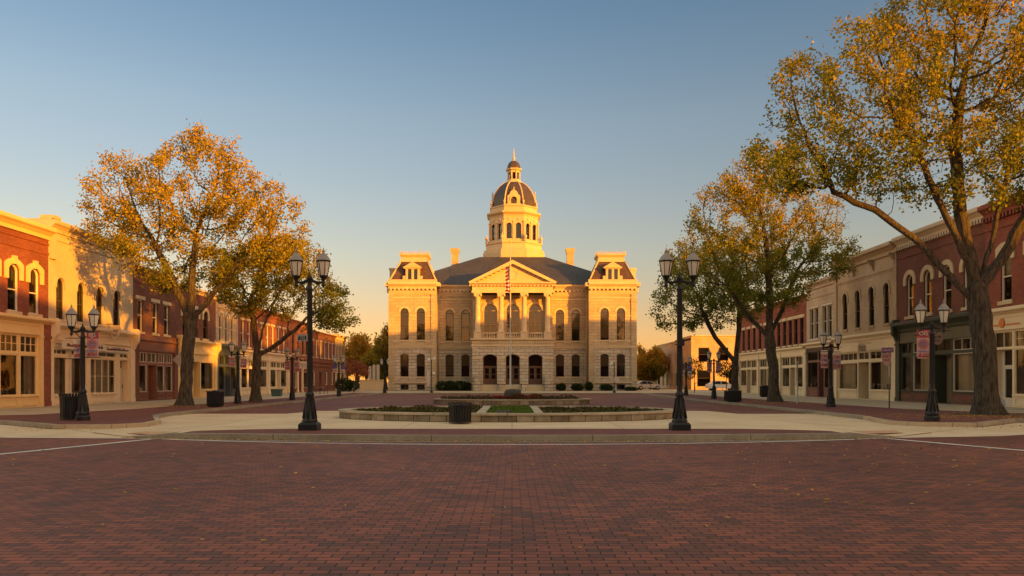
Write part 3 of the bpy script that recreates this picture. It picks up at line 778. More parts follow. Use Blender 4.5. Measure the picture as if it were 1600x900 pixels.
# brick bands and patches
mbb = MB()
xb = [-10.0+k*.5 for k in range(41)]
for a, b in zip(xb, xb[1:]):
    def yb_(x): return max(yf(x)+.2, 0), min(23.2, yf(x)+.2+max(0, (1-(abs(x)/10.0)**4))*2.75)
    (a0, a1), (b0, b1) = yb_(a), yb_(b)
    if a1-a0 < .01 and b1-b0 < .01: continue
    mbb.mesh([(a,a0,zc(a)+.004),(b,b0,zc(b)+.004),(b,b1,zc(b)+.004),(a,a1,zc(a)+.004)], [(0,1,2,3)])
tag(mbb.build('brick_paving', M['pave_brick']), kind='structure')
sheet('brick_paving', [[(-60,28.75),(-18.5,28.25),(-15.3,25.6),(-13.3,25.65),(-12.8,26.6),(-13.1,28.2),(-14.1,30.2),(-15.25,32.6),(-15.75,35),(-15.85,60),(-16.2,80),(-15.75,91),(-18.9,91),(-19.2,60),(-19.4,40),(-20.5,33.0),(-24,30.6),(-60,29.6)],], M['pave_brick'], KZ+.004)
sheet('brick_paving', [[(60,29.95),(30,29.9),(19.3,29.6),(16.1,26.7),(14.4,26.9),(13.9,28.0),(14.2,29.8),(14.65,31.5),(14.85,34),(14.85,60),(15.2,80),(15.7,91),(19.2,91),(19.4,60),(20.2,40),(22.2,35),(25,32.6),(60,30.6)][::-1]], M['pave_brick'], KZ+.004)
sheet('gutter_apron', [[(-10.4,21.38),(-12.8,23.4),(-13.3,25.4),(-15.2,25.3),(-18.5,27.9),(-30,28.3),(-60,28.5),(-60,27.3),(-26,26.9),(-18.6,25.4),(-16.6,23.6),(-15.2,22.1),(-14.2,21.7)][::-1],
                       [(10.4,21.38),(12.8,23.4),(14.2,26.5),(16.0,26.3),(19.2,29.2),(30,29.6),(60,29.8),(60,28.6),(27,28.3),(20.2,26.8),(17.6,24.6),(16.0,23.2),(14.2,22.2)]], M['concrete'], .005)
mbt = MB()
for s in (-1, 1):
    mbt = MB(); pts = [(s*10.4, 22.1), (s*11.6, 23.1), (s*11.5, 24.0), (s*10.2, 23.0)]
    if s > 0: pts = [(10.3,22.2),(11.9,23.3),(12.2,24.6),(10.4,23.5)]
    v = [(x, y, zc(x)+.006) for x, y in pts]
    mbt.face(v if s > 0 else v[::-1]); tag(mbt.build('tactile_paving', M['tactile']), kind='structure')
sheet('gutter', [[(x, yf(x)-.03) for x in (-10.2,-9,-6,-3,0,3,6,9,10.2)] + [(x, yf(x)-.42+.36*max(0,abs(x)-9.2)) for x in (10.2,9,6,3,0,-3,-6,-9,-10.2)]], M['gutter'], .004)
def line(pts, w):
    a = [Vector(p) for p in pts]; t = [(a[min(i+1,len(a)-1)]-a[max(i-1,0)]).normalized() for i in range(len(a))]
    return [tuple(p+Vector((-q.y,q.x))*w/2) for p, q in zip(a, t)] + [tuple(p-Vector((-q.y,q.x))*w/2) for p, q in zip(a, t)][::-1]
arc = [(-9.9,21.2)] + [(x, 19.2+.0195*x*x) for x in (-9,-7.5,-6,-4.5,-3,-1.5,0,1.5,3,4.5,6,7.5,9)] + [(10.4,21.4)]
sheet('lane_line', [line(arc, .15)], M['paint'], .008)
sheet('lane_line', [line([(-40,22.4),(-14.4,21.62),(-9.95,21.22)], .13)], M['paint'], .008)
sheet('lane_line', [line([(-13.2,9.6),(-11.1,16.7),(-9.85,21.0)], .19)], M['paint'], .009)
sheet('lane_line', [line([(14.6,9.0),(11.75,17.4),(10.35,21.2)], .19)], M['paint'], .009)
sheet('lane_line', [line([(10.45,21.5),(17.4,24.2),(30,27.2),(50,27.8)], .13)], M['paint'], .008)

# ------------------------------------------------------------------ foliage
def leaf_mesh(name, cen, size, cols, rng, mat, droop=.0):
    n = len(cen)
    d = rng.normal(size=(n,3)); d[:,2] -= droop; d /= np.linalg.norm(d, axis=1, keepdims=True)
    q = rng.normal(size=(n,3)); w = np.cross(d, q); w /= np.linalg.norm(w, axis=1, keepdims=True)
    L = size*rng.uniform(.7, 1.3, (n,1))
    v = np.stack([cen - d*L*.5, cen + w*L*.36 - d*L*.02, cen + d*L*.5, cen - w*L*.36 - d*L*.02], 1).reshape(-1, 3)
    me = bpy.data.meshes.new(name)
    me.vertices.add(4*n); me.vertices.foreach_set('co', v.astype('f').ravel())
    me.loops.add(4*n); me.loops.foreach_set('vertex_index', np.arange(4*n, dtype='i'))
    me.polygons.add(n); me.polygons.foreach_set('loop_start', np.arange(0, 4*n, 4, dtype='i')); me.polygons.foreach_set('loop_total', np.full(n, 4, 'i'))
    me.update(calc_edges=True)
    ca = me.color_attributes.new('leafcol', 'FLOAT_COLOR', 'POINT')
    c4 = np.concatenate([np.repeat(cols, 4, 0), np.ones((4*n, 1))], 1)
    ca.data.foreach_set('color', c4.astype('f').ravel())
    me.materials.append(mat)
    return me

def grow_tree(seed, lobes, limbs, n_attr=1500, step=.42, kill=.58, infl=3.0, rbase=.38, r0=.013, leaves=24000, lsize=.17, hues=None, zgreen=(5, 10), spread=.20, thin=.036):
    """space colonisation: lobes are ellipsoids (cx,cy,cz,rx,ry,rz); limbs are polylines the trunk starts with"""
    rng = np.random.default_rng(seed)
    vol = np.array([l[3]*l[4]*l[5] for l in lobes]); A = []
    for l, k in zip(lobes, (n_attr*vol/vol.sum()).astype(int)):
        u = rng.normal(size=(k,3)); u /= np.linalg.norm(u, axis=1, keepdims=True)
        r = rng.uniform(.12, 1, (k,1))**(1/2.6)
        A.append(np.array(l[:3]) + u*r*np.array(l[3:]))
    A = np.concatenate(A)
    # clumpy: drop attractors where a coarse noise is low
    keep = np.array([noise.noise(Vector(a)*.42 + Vector((seed*3.1, 0, 0))) > -.30 for a in A]); A = A[keep]
    pos = []; par = []
    def add(p, q): pos.append(np.array(p, float)); par.append(q); return len(pos)-1
    idx = {}; n0 = 1
    for li, (start, pts) in enumerate(limbs):
        prev = -1 if start is None else min(start, n0-1)
        last = None if prev < 0 else pos[prev]
        for p in pts:
            p = np.array(p, float)
            if last is None: prev = add(p, -1); last = p; continue
            k = max(1, int(np.linalg.norm(p-last)/step))
            for j in range(1, k+1):
                prev = add(last+(p-last)*j/k + rng.normal(size=3)*.025, prev)
            last = p
        idx[li] = prev
        if li == 0: n0 = len(pos)
    P = np.array(pos); best = np.full(len(A), 1e9); bi = np.zeros(len(A), int)
    for i in range(len(P)):
        d = np.linalg.norm(A-P[i], axis=1); q = d < best; best[q] = d[q]; bi[q] = i
    alive = best > kill
    for it in range(160):
        act = alive & (best < infl if it > 14 else best < 9)
        if not act.any(): break
        new = []
        for i in np.unique(bi[act]):
            s = act & (bi == i); v = A[s]-pos[i]; v /= np.linalg.norm(v, axis=1, keepdims=True)
            d = v.sum(0); nn = np.linalg.norm(d)
            if nn < 1e-3: continue
            d = d/nn + rng.normal(size=3)*.16 + np.array([0,0,.06]); d /= np.linalg.norm(d)
            new.append((pos[i]+d*step, i))
        if not new: break
        for p, i in new:
            j = add(p, i); d = np.linalg.norm(A-p, axis=1); q = alive & (d < best); best[q] = d[q]; bi[q] = j
        alive &= best > kill
        if len(pos) > 15000: break
    n = len(pos); P = np.array(pos); par = np.array(par)
    ch = [[] for _ in range(n)]
    for i in range(n):
        if par[i] >= 0: ch[par[i]].append(i)
    tips = np.zeros(n)
    for i in range(n-1, -1, -1):
        if not ch[i]: tips[i] = 1
        if par[i] >= 0: tips[par[i]] += tips[i]
    e = math.log(tips[0])/math.log(rbase/r0)
    rad = r0*tips**(1/e)
    # bark mesh: one tube per chain
    mb = MB(); z0 = P[0][2]
    def rr(i):
        h = P[i][2]-z0; r = rad[i]
        if h < 1.6: r *= 1+.55*(1-h/1.6)**2.5
        return r
    st = [(0, None)]
    while st:
        i, pr = st.pop(); ids = [] if pr is None else [pr]
        cur = i
        while True:
            ids.append(cur)
            if not ch[cur]: break
            c = sorted(ch[cur], key=lambda k: -rad[k])
            for o in c[1:]: st.append((o, cur))
            cur = c[0]
        if len(ids) < 2: continue
        rs = [rr(k) for k in ids]
        if pr is not None: rs[0] = min(rs[0], rs[1]*1.25)
        mx = max(rs)
        v0 = len(mb.v); ns = 26 if mx > .2 else 0
        mb.tube([P[k] for k in ids], rs, ns if ns else 8 if mx > .07 else 5 if mx > .025 else 3, cap=False)
        if ns:   # furrowed bark and root flare
            for q in range(len(ids)):
                ctr = Vector(P[ids[q]]); h = ctr.z-z0
                for a in range(ns):
                    p = Vector(mb.v[v0+q*ns+a]); ang = 2*pi*a/ns
                    f = .055*sin(ang*9+noise.noise(Vector((ang*.8, h*.5, seed)))*5) + .05*noise.noise(Vector((cos(ang)*1.6, sin(ang)*1.6, h*.7+seed)))
                    if h < .9: f += .22*(1-h/.9)**2*max(0, sin(ang*5+seed))
                    mb.v[v0+q*ns+a] = tuple(ctr+(p-ctr)*(1+f))
    # leaves round the thin twigs
    tw = np.where(rad < thin)[0]
    tw = tw[P[tw][:, 2] > z0+2.5]
    wt = np.array([min(1, max(.02, .42+1.5*noise.noise(Vector(P[q])*.75+Vector((0,seed,0))))) for q in tw])
    w = rng.choice(tw, leaves, p=wt/wt.sum())
    cl = rng.normal(size=(leaves,3))*spread
    cen = P[w]+cl
    t = np.array([noise.noise(Vector(c)*.55+Vector((seed,0,7))) for c in P[w]])
    t2 = rng.normal(size=leaves)*.22
    hz = (cen[:,2]-zgreen[0])/(zgreen[1]-zgreen[0])
    k = np.clip(hz + t*.75 + t2, 0, 1)[:, None]
    g, o = np.array(hues[0]), np.array(hues[1])
    col = g*(1-k)+o*k
    gold = rng.random(leaves) < .12
    col[gold] = col[gold]*np.array([1.35,1.25,.9])
    col *= rng.uniform(.72, 1.3, (leaves,1))
    return mb, leaf_mesh('crown', cen, lsize, col, rng, M['leaf'], .25), n

HUE = ((.16,.185,.03), (.34,.25,.03))
def tree(label, loc, **kw):
    T = thing('autumn_tree', label, 'tree', loc, group='street trees')
    mb, lm, n = grow_tree(hues=HUE, **kw)
    mb.build('trunk', M['bark'], T)
    link('crown', lm, T)
    return T
# the street tree in front of the left shops
treeA = tree('wide orange and olive tree before the brick shop with yellow shopfront beside it', (-19.0,44.6,.13), seed=11,
  lobes=[(-3.2,1.0,11.8,3.3,3.0,3.5),(1.0,0,12.8,3.3,3.2,3.4),(3.9,.3,10.4,3.2,3.2,3.1),(-.5,.6,8.8,4.2,3.4,2.2),(-5.0,1.6,10.6,1.7,1.8,1.4),(5.5,.2,9.3,1.6,2.0,1.7)],
  limbs=[(None,[(0,0,0),(.12,0,2.5),(.3,.05,4.9)]), (11,[(-.7,.1,7.2),(-1.7,.2,9.2)]), (11,[(.5,-.2,7.4),(.7,-.1,10)]), (10,[(1.5,.2,6.4),(2.9,.3,8.2)])],
  n_attr=3600, leaves=35000, lsize=.15, zgreen=(5.2,10.5), rbase=.33)
treeB = tree('lopsided greenish tree reaching right, second along the left pavement', (-17.6,52.7,.13), seed=23,
  lobes=[(.8,0,8.6,3.0,3.2,2.9),(4.0,.2,6.6,2.8,3.0,1.9),(2.6,0,9.0,2.8,3.0,2.4),(-1.0,0,8.0,1.8,2.4,2.2),(5.6,-.2,5.6,1.5,1.8,1.2)],
  limbs=[(None,[(0,0,0),(.05,0,2.0),(.1,0,3.2)]), (7,[(.9,.1,3.6),(2.6,.1,4.9)]), (7,[(-.1,0,5.2),(-.4,.1,7)]), (7,[(.7,-.3,5.4)])],
  n_attr=2400, leaves=23500, lsize=.155, zgreen=(5.0,14.0), rbase=.28)
treeC = tree('round orange topped tree beside the black litter bin on the right pavement', (18.0,52.7,.13), seed=37,
  lobes=[(-2.2,0,12.2,3.8,3.6,3.8),(1.8,0,11.6,3.6,3.4,3.2),(-.6,0,15.0,2.9,3.0,2.6),(-4.6,.2,9.0,2.6,2.8,2.3),(4.0,0,9.9,1.9,2.4,1.6),(-.4,0,8.2,3.6,3.2,2.0)],
  limbs=[(None,[(0,0,0),(-.1,0,2.5),(-.35,0,4.4)]), (10,[(-2.0,.2,6.2),(-3.2,.2,8.2)]), (10,[(-.4,-.2,7.4),(-.5,-.1,10)]), (10,[(.9,.2,7.0),(1.7,.3,9.2)])],
  n_attr=3400, leaves=32000, lsize=.155, zgreen=(7.0,16.0), rbase=.33)
treeD = tree('slender forked tree behind the square litter bin on the right pavement', (18.0,62.0,.13), seed=41,
  lobes=[(-2.6,0,10.0,3.6,3.4,3.6),(.8,0,11.0,3.2,3.0,3.2),(-4.6,0,7.4,2.4,2.6,2.2),(-.6,0,7.6,3.4,3.0,1.8)],
  limbs=[(None,[(0,0,0),(0,0,1.8),(.05,0,3.0)]), (7,[(-1.6,.1,5.0),(-2.6,.2,7.2)]), (7,[(.3,0,5.2),(.4,.1,8)])],
  n_attr=2200, leaves=24000, lsize=.16, zgreen=(7.5,14.5), rbase=.27)
treeE = tree('biggest tree, thick trunk by the green shopfront on the right corner', (20.3,32.8,.13), seed=58,
  lobes=[(-5.4,0,13.6,4.0,3.6,3.2),(-1.0,.3,15.8,4.2,4.0,3.8),(4.0,0,14.4,4.2,4.0,4.2),(-7.2,.2,11.4,3.0,2.8,2.0),(-2.8,0,10.8,4.4,3.6,1.9),(3.2,0,10.8,3.6,3.4,2.0),(-8.6,0,10.4,1.7,1.9,1.2)],
  limbs=[(None,[(0,0,0),(-.1,0,2.4),(-.32,0,4.6),(-.4,0,5.4)]), (10,[(-1.5,.1,5.9),(-3.0,.2,7.6),(-4.6,.3,8.8),(-6.4,.3,9.6)]), (11,[(-1.4,-.4,7.2),(-2.6,-.5,9.6),(-3.6,-.5,11.8)]), (13,[(-.9,.3,8.2),(-1.2,.3,11.2),(-1.0,.3,13.6)]), (13,[(.1,-.2,7.6),(.8,-.3,10.8)]), (12,[(.8,.4,6.6),(2.2,.5,9.0),(3.6,.5,11.4)])],
  n_attr=5200, leaves=54000, lsize=.145, zgreen=(8.5,20.0), rbase=.43)
# unseen tree added behind the viewer to throw leaf shade on the left shops
for (x, y, rz, l) in ((46,-5.5,.6,'unseen orange tree added behind the viewer for its leaf shade'),):
    dup(treeA, (x, y, .0), rz, l)

def blob_leaves(rng, lobes, n, shell=.5):
    v = np.array([l[3]*l[4]*l[5] for l in lobes]); out = []
    for l, k in zip(lobes, (n*v/v.sum()).astype(int)):
        u = rng.normal(size=(k,3)); u /= np.linalg.norm(u, axis=1, keepdims=True)
        r = rng.uniform(shell**3, 1, (k,1))**(1/3)*rng.uniform(.88,1.1,(k,1))
        out.append(np.array(l[:3])+u*r*np.array(l[3:]))
    return np.concatenate(out)
def shrub(name, label, loc, lobes, n, size, col, cat='shrub', group=None, seed=0, stems=None):
    rng = np.random.default_rng(seed+900)
    T = thing(name, label, cat, loc, group=group)
    cen = blob_leaves(rng, lobes, n); cen = cen[cen[:,2] > .02]
    c = np.array(col)*rng.uniform(.6,1.45,(len(cen),1))*(1+rng.normal(size=(len(cen),3))*.08)
    link('foliage', leaf_mesh('foliage', cen, size, np.abs(c), rng, M['shrub_leaf']), T)
    mb = MB()
    for q in (stems or [[(0,0,0),(.05,.02,lobes[0][2]*.9)]]): mb.tube(q, [.05, .035, .02][:len(q)], 6)
    mb.build('stem', M['bark'], T)
    return T
GD = (.030,.040,.012)
zc0 = .14
# foundation planting along the courthouse
shrub('clipped_hedge', 'long dark clipped hedge left of the courthouse steps', (-8.35,110.9,zc0), [(-1.7,0,.65,1.0,.7,.8),(-.5,0,.7,1.0,.75,.85),(.8,0,.68,1.0,.7,.85),(1.8,0,.62,.8,.7,.75)], 5200, .16, GD, 'hedge', seed=1)
for k, (x, w, h, l) in enumerate(((7.1,.75,1.1,'round dark shrub right beside the courthouse steps'),(9.4,.95,1.05,'broad round shrub, second right of the courthouse steps'),(11.1,.65,1.3,'tall narrow shrub at the right pavilion corner'),(13.6,1.1,.95,'wide low shrub between the right pavilion windows'),(17.1,1.0,.6,'low sprawling plant at the right end of the courthouse'))):
    shrub('foundation_shrub', l, (x,110.9,zc0), [(0,0,h*.5,w,.7,h*.55),(w*.3,.1,h*.45,w*.6,.6,h*.5)], 1500, .15, (GD if k < 4 else (.05,.055,.02)), seed=10+k, group='shrubs along the courthouse front')
sheet('planting_bed', [[(-10.8,109.9),(-5.6,109.9),(-5.6,112.9),(-10.8,112.9)],[(6.2,109.9),(18.5,109.9),(18.5,112.9),(6.2,112.9)],[(-18.5,111.6),(-10.9,111.6),(-10.9,112.9),(-18.5,112.9)]], M['soil'], KZ+.006)
# ------------------------------------------------------------------ shop rows
def shop(label, side, Ya, Yb, H, hs, wm, wins=(), hd=None, sill=None, fmat='sash_dark', corn=None, store=None, depth=18, blind=(.5,.55,.6,.45), bands=(), piers=None, name='shop_building', cap=None, bmat='blind', pane='glass', mull=0, paired=False):
    """Ya..Yb along the street. wins: list of (Y centre, width, z0, z1, rise), heights above the street"""
    w = Yb-Ya-.006
    if side < 0: T = thing(name, label, 'building', (-26.5, Ya+.003, KZ), pi/2)
    else: T = thing(name, label, 'building', (27.5, Yb-.003, KZ), -pi/2)
    U = (lambda Y: Y-Ya) if side < 0 else (lambda Y: Yb-Y)
    H -= KZ; hs -= KZ
    hl = []; wl = []
    for (Y, ww, z0, z1, r) in wins:
        u = U(Y); wl.append((u-ww/2, u+ww/2, z0-KZ, z1-KZ, r)); hl.append(dict(x0=u-ww/2, x1=u+ww/2, z0=z0-KZ, z1=z1-KZ, rise=r))
    mb = MB()
    wall(mb, [(0,hs),(w,hs),(w,H),(0,H)], hl, 0, depth=.2, deep=.8)
    mb.box(0, .02, .001, depth, -.1, H-.001); mb.box(w-.02, w, .001, depth, -.1, H-.001); mb.box(0, w, depth, depth+.02, -.1, H-.4)
    mb.box(.03, w-.03, .002, .3, H-.9, H-.004)
    mb.build('wall', [M[wm], M['dark_in']], T)
    rf = MB(); rf.box(.03, w-.03, .31, depth-.03, H-.75, H-.6); rf.build('flat_roof', M['roof_tar'], T)
    for i, (x0, x1, z0, z1, r) in enumerate(wl):
        window(T, x0, x1, z0, z1, r, 0, fw=.075, inset=.1, fmat=fmat, blind=R.choice(blind), bmat=bmat, sill=sill, hd=hd, mull=mull, pane=pane)
    if bands or piers:
        bm = MB()
        for (z0, z1, p) in bands: bm.box(-.003, w+.003, -p, .02, z0-KZ, z1-KZ)
        if piers:
            for a, b, z0, z1, p in piers: bm.box(a-.006 if a >= 0 else w+a, b if b > 0 else w+b+.006, -p, .03, z0-KZ, z1-KZ)
        bm.build('brick_band', M[wm], T)
    if corn:
        cm = MB(); zb, zt, p = corn['zb']-KZ, corn['zt']-KZ, corn['p']
        cm.prism_x(cornice_poly(-.001, zb, zt, p), .003, w-.003)
        if corn.get('dent'):
            k = .12
            while k < w-.15: cm.box(k, k+.13, -p*.55, .01, zb-.2, zb+.05); k += .3
        for u in corn.get('br', ()):
            u = U(u) if u > 5 else u
            cm.prism_x([(.01, zb-.75), (-.12, zb-.75), (-.2, zb-.45), (-p*.9, zb-.05), (-p*.9, zb+.05), (.01, zb+.05)], u-.1, u+.1)
        cm.build('cornice', M[corn['m']], T)
    if cap:
        cm = MB()
        for (a, b, z0, z1, p) in cap: cm.box(a-.012 if a >= 0 else w+a, b if b > 0 else w+b+.012, -p, .5, z0-KZ, z1-KZ)
        cm.build('parapet_cap', M[wm if not corn else corn['m']], T)
    if store: shopfront(T, w, hs, store)
    return T

def shopfront(T, w, hs, st):
    m = st['m']; zt0, zt1 = [z-KZ for z in st['win']]; segs = st['segs']
    tot = sum(s[1] for s in segs); k = w/tot; u = 0; hl = []; items = []
    mats = [M[m], M[st.get('room', 'room')], M[st.get('bulk', m)]]
    sf = MB()
    for s in segs:
        a, b = u, u+s[1]*k; u = b; kind = s[0]
        if kind == 'pier':
            pm = MB(); pm.box(a+.004, b-.004, -.16, .0, -.1, hs-.002) ; pm.box(a-.03, b+.03, -.2, -.0, -.1, .28); pm.box(a-.03, b+.03, -.21, -.001, st['fascia'][0]-KZ-.22, st['fascia'][0]-KZ-.06)
            pm.build('pilaster', M[s[2]], T)
        elif kind == 'win':
            hl.append(dict(x0=a+.09, x1=b-.09, z0=zt0, z1=zt1, deep=1.5, depth=.1)); items.append(('win', a+.09, b-.09, s[2] if len(s) > 2 else {}))
        elif kind == 'door':
            q = s[2] if len(s) > 2 else {}; top = q.get('top', zt1); rec = q.get('rec', .9)
            hl.append(dict(x0=a+.07, x1=b-.07, z0=.03, z1=top, depth=rec, deep=.8)); items.append(('door', a+.07, b-.07, dict(top=top, rec=rec, **{kk: v for kk, v in q.items() if kk not in ('top','rec')})))
        elif kind == 'solid': pass
        items.append(('seg', a, b, kind))
    tr = st.get('trans')
    if tr:
        for (kind, a, b, q) in [i for i in items if i[0] == 'win' or (i[0] == 'door' and st.get('trans_door', True))]:
            if kind == 'door' and q['top'] > tr[0]-KZ-.05: continue
            hl.append(dict(x0=a, x1=b, z0=tr[0]-KZ, z1=tr[1]-KZ, deep=1.0, depth=.08))
    wall(sf, [(0,-.12),(w,-.12),(w,hs),(0,hs)], hl, -.02, m=0, md=1)
    for it in items:
        if it[0] == 'win' and not st.get('plainbulk'):
            a, b = it[1], it[2]
            ring(sf, [(a+.08,.1),(b-.08,.1),(b-.08,zt0-.14),(a+.08,zt0-.14)], [(a+.16,.18),(b-.16,.18),(b-.16,zt0-.22),(a+.16,zt0-.22)], -.055, -.0, 0)
        if it[0] == 'win': sf.box(it[1]-.05, it[2]+.05, -.12, .0, zt0-.09, zt0-.005)
    if st.get('bulk'):
        for it in items:
            if it[0] == 'win': sf.box(it[1]-.07, it[2]+.07, -.05, -.021, -.1, zt0-.1, 2)
    sf.build('shopfront', mats, T)
    fz0, fz1 = [z-KZ for z in st['fascia']]; cz0, cz1 = [z-KZ for z in st['corn']]
    fm = MB(); fm.box(.01, w-.01, -.1, -.022, fz0, fz1); fm.box(.01, w-.01, -.14, -.022, fz0-.07, fz0+.02)
    fm.build('fascia', M[st.get('fm', m)], T)
    cm = MB(); cm.prism_x(cornice_poly(-.02, cz0, cz1, st.get('cp', .38)), .002, w-.002)
    cm.build('shopfront_cornice', M[st.get('cm', m)], T)
    if st.get('brackets'):
        for a in (.02, w-.3):
            bm = MB(); bm.prism_x([(-.02,cz0-.6),(-.2,cz0-.6),(-.3,cz0-.35),(-.5,cz0-.1),(-.52,cz1+.05),(-.4,cz1+.22),(-.02,cz1+.22)], a, a+.28); bm.build('cornice_bracket', M[st.get('cm', m)], T)
    for it in items:
        if it[0] == 'win':
            a, b, q = it[1], it[2], it[3]
            window(T, a, b, zt0, zt1, 0, -.02, fw=.05, inset=.03, fmat=q.get('fm', st.get('wm', m)), rail=False, mull=q.get('mull', 0), bars=q.get('bars', 0), pane='shop_glass', name='shop_window',
                   blind=0)
            if q.get('curtain'):
                f = q['curtain']; cu = MB(); n = 26; A = []; a2 = a+(b-a)*q.get('c0', 0); b2 = a2+(b-a)*f
                for i in range(n+1):
                    x = a2+(b2-a2)*i/n; y = .32+.045*sin(i*1.9)+.02*sin(i*.8); A.append((x, y))
                for i in range(n):
                    cu.mesh([(A[i][0],A[i][1],zt0-.02),(A[i+1][0],A[i+1][1],zt0-.02),(A[i+1][0],A[i+1][1],zt1+.02),(A[i][0],A[i][1],zt1+.02)], [(0,1,2,3)], smooth=True)
                cu.build('curtain', M[q.get('cm', 'curtain')], T)
            if q.get('curtain', 0) < .9:
                dm = MB(); rr = random.Random(int(a*97+w*31)); x = a+.1+(b-a)*(q.get('curtain', 0) if q.get('c0', 0) < .3 and q.get('curtain') else 0)
                dm.box(a+.02, b-.02, .12, .62, zt0-.06, zt0+.02, 0)
                while x < b-.2:
                    sz = rr.uniform(.07,.16); hh = rr.uniform(.15,.55)*(1.8 if rr.random() < .2 else 1); y = rr.uniform(.22,.5); mm = rr.randint(0,4)
                    if rr.random() < .5: dm.lathe([(sz*.5,zt0+.02),(sz,zt0+.02+hh*.35),(sz*.8,zt0+.02+hh*.7),(sz*.35,zt0+.02+hh*.85),(sz*.45,zt0+.02+hh)], 8, x, y, mm)
                    else: dm.box(x-sz, x+sz, y-.03, y+.08, zt0+.02, zt0+.02+hh, mm)
                    x += sz*2+rr.uniform(.02,.3)
                dm.build('window_display', [M['wood_door'], M['curtain'], M['brown_paint'], M['teal'], M['sign_white']], T)
            if tr: window(T, a, b, tr[0]-KZ, tr[1]-KZ, 0, -.02, fw=.045, inset=.03, fmat=q.get('fm', st.get('wm', m)), rail=False, mull=q.get('tm', 2), bars=q.get('tb', 0), pane='glass', name='transom_window', blind=.95 if q.get('tblind') else 0)
        elif it[0] == 'door':
            a, b, q = it[1], it[2], it[3]; top = q['top']; y = q['rec']-.12
            if tr and top <= tr[0]-KZ-.05 and st.get('trans_door', True): window(T, a, b, tr[0]-KZ, tr[1]-KZ, 0, -.02, fw=.045, inset=.03, fmat=st.get('wm', m), rail=False, mull=1, pane='glass', name='transom_window')
            dm = MB(); h = min(2.25, top-.05); x0, x1 = a+.02, b-.02
            if x1-x0 > 1.3: c = (x0+x1)/2; x0, x1 = c-.55, c+.55; dm.box(a, x0, y, y+.06, .03, top); dm.box(x1, b, y, y+.06, .03, top)
            lo = q.get('lo', .85)
            ring(dm, [(x0,.04),(x1,.04),(x1,h),(x0,h)], [(x0+.12,lo),(x1-.12,lo),(x1-.12,h-.14),(x0+.12,h-.14)], y, y+.055)
            dm.box(x0+.11, x1-.11, y+.01, y+.05, .06, lo)
            if h < top-.05: ring(dm, [(x0,h),(x1,h),(x1,top),(x0,top)], [(x0+.05,h+.08),(x1-.05,h+.08),(x1-.05,top-.05),(x0+.05,top-.05)], y+.003, y+.053)
            d = dm.build('door', M[q.get('m', m)], T)
            p = MB(); p.box(x0+.11, x1-.11, y+.02, y+.03, lo-.01, h-.13); p.build('pane', M[q.get('pm', 'shop_glass')], d)
            if h < top-.05:
                p = MB(); p.box(x0+.04, x1-.04, y+.02, y+.03, h+.07, top-.04); p.build('fanlight', M['glass'], d)
            hn = MB(); hn.tube([(x1-.06, y-.05, .95), (x1-.06, y-.05, 1.2)], .018, 6); hn.tube([(x1-.06, y, 1.0), (x1-.06, y-.05, 1.0)], .012, 5); hn.build('handle', M['iron'], d)

W1 = lambda ys, w, z0, z1, r: [(y, w, z0, z1, r) for y in ys]
SH = []
# left row, from the corner inwards
SH.append(shop('red brick corner shop with bright yellow shopfront and peaked cream window hoods', -1, 30, 43.9, 10.25, 5.05, 'brick_red',
  W1([33.5,35.35,37.2,39.0,40.82,42.62], .95, 5.3, 7.85, .3), hd=('yellow_paint', .28, .55, .08, .28), sill=('limestone_trim', .14, .16), fmat='sash_white',
  corn=dict(zb=9.62, zt=10.3, p=.5, m='yellow_paint'), bands=((8.75,8.9,.05),(9.3,9.42,.05)),
  store=dict(m='yellow_paint', win=(.82,3.0), trans=(3.15,4.05), fascia=(4.2,4.72), corn=(4.62,5.1), cp=.42,
    segs=[('pier',.5,'brick_red'),('win',2.4,{}),('door',1.3,{}),('win',2.4,{}),('pier',.35,'yellow_paint'),('win',2.3,dict(tb=1)),('win',1.55,dict(tb=1,tm=2)),('win',1.55,dict(tb=1,tm=2,curtain=.45,c0=.55)),('pier',.28,'yellow_paint'),('pier',.65,'brick_red')])))
SH.append(shop('tall cream painted brick shop with four arched windows and a white signboard', -1, 43.9, 53.7, 10.9, 5.0, 'brick_cream',
  W1([45.05,47.2,49.35,51.45], .82, 5.2, 7.65, .36), hd=('brick_cream', .2, .25, .06), sill=('brick_cream', .1, .14), fmat='sash_dark',
  corn=dict(zb=10.2, zt=10.85, p=.42, m='brick_cream'), bands=((9.75,9.85,.06),(5.0,5.12,.05)), piers=[(0,.55,8.6,11.0,.16),(-.45,0,9.4,10.9,.14)], cap=[(-0.0+0,.75,10.9,11.1,.3)],
  store=dict(m='cream_paint', win=(.8,3.0), fascia=(4.05,4.45), corn=(4.4,4.98), cp=.45, brackets=True, trans=(3.15,3.45), plainbulk=False,
    segs=[('pier',.25,'cream_paint'),('win',1.5,dict(curtain=.75,c0=.1)),('pier',.12,'pale_paint'),('win',1.5,dict(curtain=.6,c0=.1)),('pier',.4,'cream_paint'),('win',3.1,dict(mull=3,bars=1,curtain=1.0)),('solid',.4),('door',1.1,dict(m='pale_paint',lo=.9,rec=.5,pm='pale_paint',top=2.85)),('pier',.6,'cream_paint')])))
